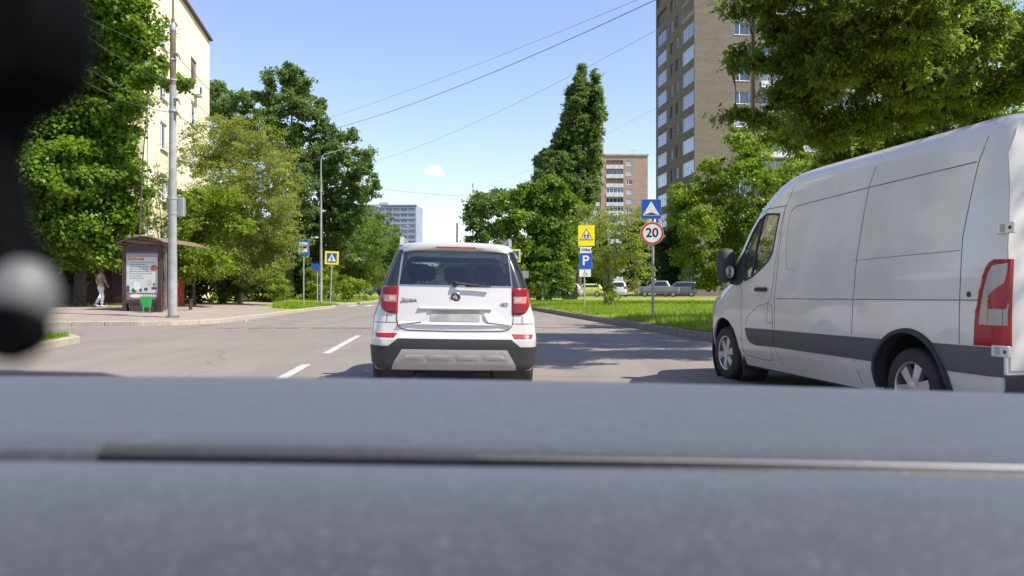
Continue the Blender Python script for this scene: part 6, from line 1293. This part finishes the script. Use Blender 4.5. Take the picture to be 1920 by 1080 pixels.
# ---- person walking
def skinmesh(name, verts, edges, radii, mat, parent, sub=1):
    me = bpy.data.meshes.new(name); me.from_pydata(verts, edges, []); o = bpy.data.objects.new(name, me); col.objects.link(o)
    md = o.modifiers.new('k', 'SKIN'); md.use_smooth_shade = True
    for i, r_ in enumerate(radii):
        sv = me.skin_vertices[0].data[i]; sv.radius = (r_, r_) if not isinstance(r_, tuple) else r_; sv.use_root = (i == 0)
    m2 = o.modifiers.new('s', 'SUBSURF'); m2.levels = sub; m2.render_levels = sub
    bpy.context.view_layer.update(); dg = bpy.context.evaluated_depsgraph_get(); m = bpy.data.meshes.new_from_object(o.evaluated_get(dg)); bpy.data.objects.remove(o); m.materials.clear()
    return link(name, m, mat, parent, smooth=True, angle=180)
Y = 34.0; x = X(189, Y); zb = H - (577 - CY) / F * Y; zb = zl(x, Y) + .016
pr = empty('person', (x, Y, zb), R(62), 'person in white trousers and pinkish brown top walking left of the bus shelter', 'person')
# local: forward +x' (walking), right = -y
V_ = [(0, 0, .93), (0, 0, 1.12), (0, 0, 1.32), (.01, 0, 1.44), (.02, 0, 1.52), (.035, 0, 1.62), (.03, 0, 1.68),
      (0, .09, .88), (.16, .10, .50), (.10, .10, .09), (.24, .10, .03), (0, -.09, .88), (-.06, -.10, .50), (-.30, -.10, .14), (-.20, -.10, .045),
      (0, .17, 1.40), (-.06, .22, 1.13), (.08, .23, .90), (.14, .23, .82), (0, -.17, 1.40), (.05, -.22, 1.13), (.17, -.22, .93), (.24, -.22, .87)]
E_ = [(0, 1), (1, 2), (2, 3), (3, 4), (4, 5), (5, 6), (0, 7), (7, 8), (8, 9), (9, 10), (0, 11), (11, 12), (12, 13), (13, 14), (3, 15), (15, 16), (16, 17), (17, 18), (3, 19), (19, 20), (20, 21), (21, 22)]
Rd = [.12, .105, .12, .09, .05, .085, .07, .085, .055, .035, .03, .085, .055, .035, .03, .05, .04, .028, .03, .05, .04, .028, .03]
skinmesh('body', V_, E_, Rd, M['skin'], pr, 2)
skinmesh('trousers', [(0, 0, .98), (0, 0, .90), (0, .09, .84), (.16, .10, .50), (.10, .10, .12), (0, -.09, .84), (-.06, -.10, .50), (-.29, -.10, .17)], [(0, 1), (1, 2), (2, 3), (3, 4), (1, 5), (5, 6), (6, 7)], [.135, .145, .105, .08, .062, .105, .08, .062], M['trousers'], pr, 2)
skinmesh('top', [(0, 0, .97), (0, 0, 1.15), (0, 0, 1.34), (.01, 0, 1.45), (0, .17, 1.41), (-.05, .22, 1.16), (.06, .23, .95), (0, -.17, 1.41), (.05, -.22, 1.16), (.15, -.22, .96)], [(0, 1), (1, 2), (2, 3), (2, 4), (4, 5), (5, 6), (2, 7), (7, 8), (8, 9)], [.145, .128, .145, .075, .072, .056, .046, .072, .056, .046], M['top'], pr, 2)
skinmesh('hair', [(.0, 0, 1.70), (-.02, 0, 1.62), (-.045, 0, 1.50)], [(0, 1), (1, 2)], [.088, .098, .06], M['hair'], pr, 2)
MB().tube([(.06, .10, .05), (.30, .10, .03)], [.05, .04], 10).build('shoe', M['trousers'], pr, smooth=True); MB().tube([(-.33, -.10, .13), (-.16, -.10, .03)], [.05, .04], 10).build('shoe', M['trousers'], pr, smooth=True)
fc = MB()
for sg in (-1, 1): fc.lathe([(0, 0), (.012, 0), (.010, .006), (0, .008)], 8, Matrix.Translation((.118, sg * .032, 1.635)), axis='X')
fc.build('eyes', M['s_black'], pr)['kind'] = 'stuff'; MB().lathe([(0, 0), (.014, .0), (.006, .03), (0, .032)], 8, Matrix.Translation((.11, 0, 1.61)), axis='X').build('nose', M['skin'], pr); MB().box(.112, -.022, 1.575, .118, .022, 1.583).build('mouth', M['ink_red'], pr)

# ------------------------------------------------------------------ inside our own car: dashboard, holder, wiper
m_, n_, l_, p_ = newmat('dashboard_vinyl'); p_.inputs['Roughness'].default_value = .62; p_.inputs['Specular IOR Level'].default_value = .5; p_.inputs['Sheen Weight'].default_value = .25; p_.inputs['Sheen Roughness'].default_value = .5
a_ = ramp(n_, l_, noise(n_, l_, 55, 6, .7), [(.32, (.0165, .0172, .018)), (.68, (.030, .0305, .031))]); v_ = n_.new('ShaderNodeTexVoronoi'); tc = n_.new('ShaderNodeTexCoord'); v_.inputs['Scale'].default_value = 420; l_.new(tc.outputs['Object'], v_.inputs['Vector'])
sp_ = ramp(n_, l_, v_.outputs['Color'], [(.0, (.75, .75, .75)), (.75, (1.05, 1.05, 1.05)), (.86, (2.6, 2.6, 2.6))])
l_.new(mixc(n_, l_, .8, a_, sp_, 'MULTIPLY'), p_.inputs['Base Color']); bump(n_, l_, noise(n_, l_, 260, 3, .7), p_, .35, .002); M['dash'] = m_
d = empty('dashboard', (0, .6, 1.0), 0, 'blurred blue-grey car dashboard top filling the bottom of the picture', 'dashboard')
def dash_part(name, prof, x0=-1.0, x1=1.1, nx=40, tilt=-.017, twist=None, bulge=.006):
    """prof: list of (y, z) in world, swept along x"""
    mb = MB(); vs = []
    for i in range(nx + 1):
        x = x0 + (x1 - x0) * i / nx
        for j, (y, z) in enumerate(prof):
            vs.append((x, y - .6 - .05 * x * x * (1 if y > .5 else .3) + (twist(x, j) if twist else 0), z - 1.0 + tilt * x - bulge * x * x * 2))
    k = len(prof); mb.add(vs, [(i * k + j, (i + 1) * k + j, (i + 1) * k + j + 1, i * k + j + 1) for i in range(nx) for j in range(k - 1)] + [tuple(range(k)), tuple(range((nx + 1) * k - 1, nx * k - 1, -1))])
    o = mb.build(name, M['dash'], d, smooth=True, angle=50); return o
# far pad (between the seam and the windscreen) and near pad with a rolled edge at the seam
dash_part('upper_pad', [(.800, .98), (.798, 1.088), (.790, 1.1015), (.775, 1.1075), (.74, 1.109), (.66, 1.1075), (.58, 1.105), (.50, 1.1025), (.468, 1.1015), (.456, 1.098), (.450, 1.088), (.450, .99)])
dash_part('lower_pad', [(.430, .98), (.430, 1.086), (.428, 1.0965), (.424, 1.1005), (.415, 1.1035), (.37, 1.1025), (.32, 1.0985), (.28, 1.091), (.24, 1.08), (.20, 1.06), (.16, 1.02), (.15, .96)])
M['bead'] = simple('painted_seam_highlight', (.26, .25, .235), .35, var=.1, spec=.6)  # pale colour paints the sun highlight along the seam's right end
zt_ = lambda x: 1.1045 - .017 * x - .012 * x * x
bp_ = [(x, .434 - .015 * x * x, zt_(x) - 1.0 - .6 * 0) for x in [-.02 + .056 * i for i in range(21)]]
MB().tube([(x, y - .6, z) for x, y, z in bp_], [.0002 + .0030 * min(1, i / 12) for i in range(21)], 10).build('seam_highlight', M['bead'], d, smooth=True)
MB().tube([(x, .441 - .6 - .015 * x * x, zt_(x) - 1.0 - .0078) for x in (-.9, -.6, -.4, -.3, -.236)], [.0092] * 5, 10).build('groove_filler', M['dash'], d, smooth=True)

M['holder'] = simple('matt_black_holder', (.002, .002, .0025), .8, spec=.05); M['ball'] = simple('worn_grey_ball', (.14, .135, .13), .55, .1, var=.35, scale=60)
xs_ = [-.232 + .03 * i for i in range(26)]; MB().tube([(x, .439 - .6 - .015 * x * x, zt_(x) - 1.0 - .0018) for x in xs_], [.0052 * max(.05, 1 - max(0, i - 5) / 13) for i in range(26)], 10).build('groove_shade', M['plastic'], d, smooth=True)  # dark strip standing in for the shade inside the groove
hd = empty('phone_holder', (-.11, .17, 1.1), 0, 'out-of-focus black holder arm with a shiny grey ball joint at the left edge', 'holder')
loc = lambda px, py, Y_: at(px, py, Y_) - Vector((-.11, .17, 1.1)); Y_ = .155
MB().lathe([(0, -.014), (.006, -.0138), (.0165, -.011), (.0195, -.004), (.0195, .004), (.0165, .011), (.006, .0138), (0, .014)], 32, Matrix.Translation(loc(-28, 60, Y_)), axis='Y').build('clamp_body', M['holder'], hd, smooth=True)
MB().tube([loc(-25, -120, Y_), loc(10, 60, Y_), loc(15, 150, Y_)], [.014, .0145, .0135], 20).build('upper_arm', M['holder'], hd, smooth=True)
MB().tube([loc(-20, 100, Y_), loc(-40, 300, Y_), loc(-25, 430, Y_), loc(20, 560, Y_), loc(15, 640, Y_)], [.012, .0075, .0085, .0085, .0035], 20).build('lower_arm', M['holder'], hd, smooth=True)
mb = MB(); pr_ = [(max(1e-5, .0062 * math.sin(math.pi * q / 14)), -.0062 * math.cos(math.pi * q / 14)) for q in range(15)]; mb.lathe(pr_, 28, Matrix.Translation(loc(44, 556, Y_ - .008)) @ Matrix.Diagonal((1, 1, 1.15, 1))); mb.build('ball_joint', M['ball'], hd, smooth=True, angle=180)
MB().lathe([(0, -.004), (.0052, -.004), (.006, 0), (.0052, .004), (0, .004)], 24, Matrix.Translation(loc(22, 622, Y_ - .012)), axis='Y').build('locking_knob', M['holder'], hd, smooth=True)
wpb = empty('windscreen_wiper', (-.5, .9, 1.09), 0, 'dark blurred wiper blade lying along the far left edge of the dashboard', 'wiper')
MB().tube([(-.45, -.02, .0), (-.1, .0, .008), (.02, .0, .006), (.07, .0, .0)], [.006, .007, .006, .003], 8).build('blade', M['plastic'], wpb, smooth=True)
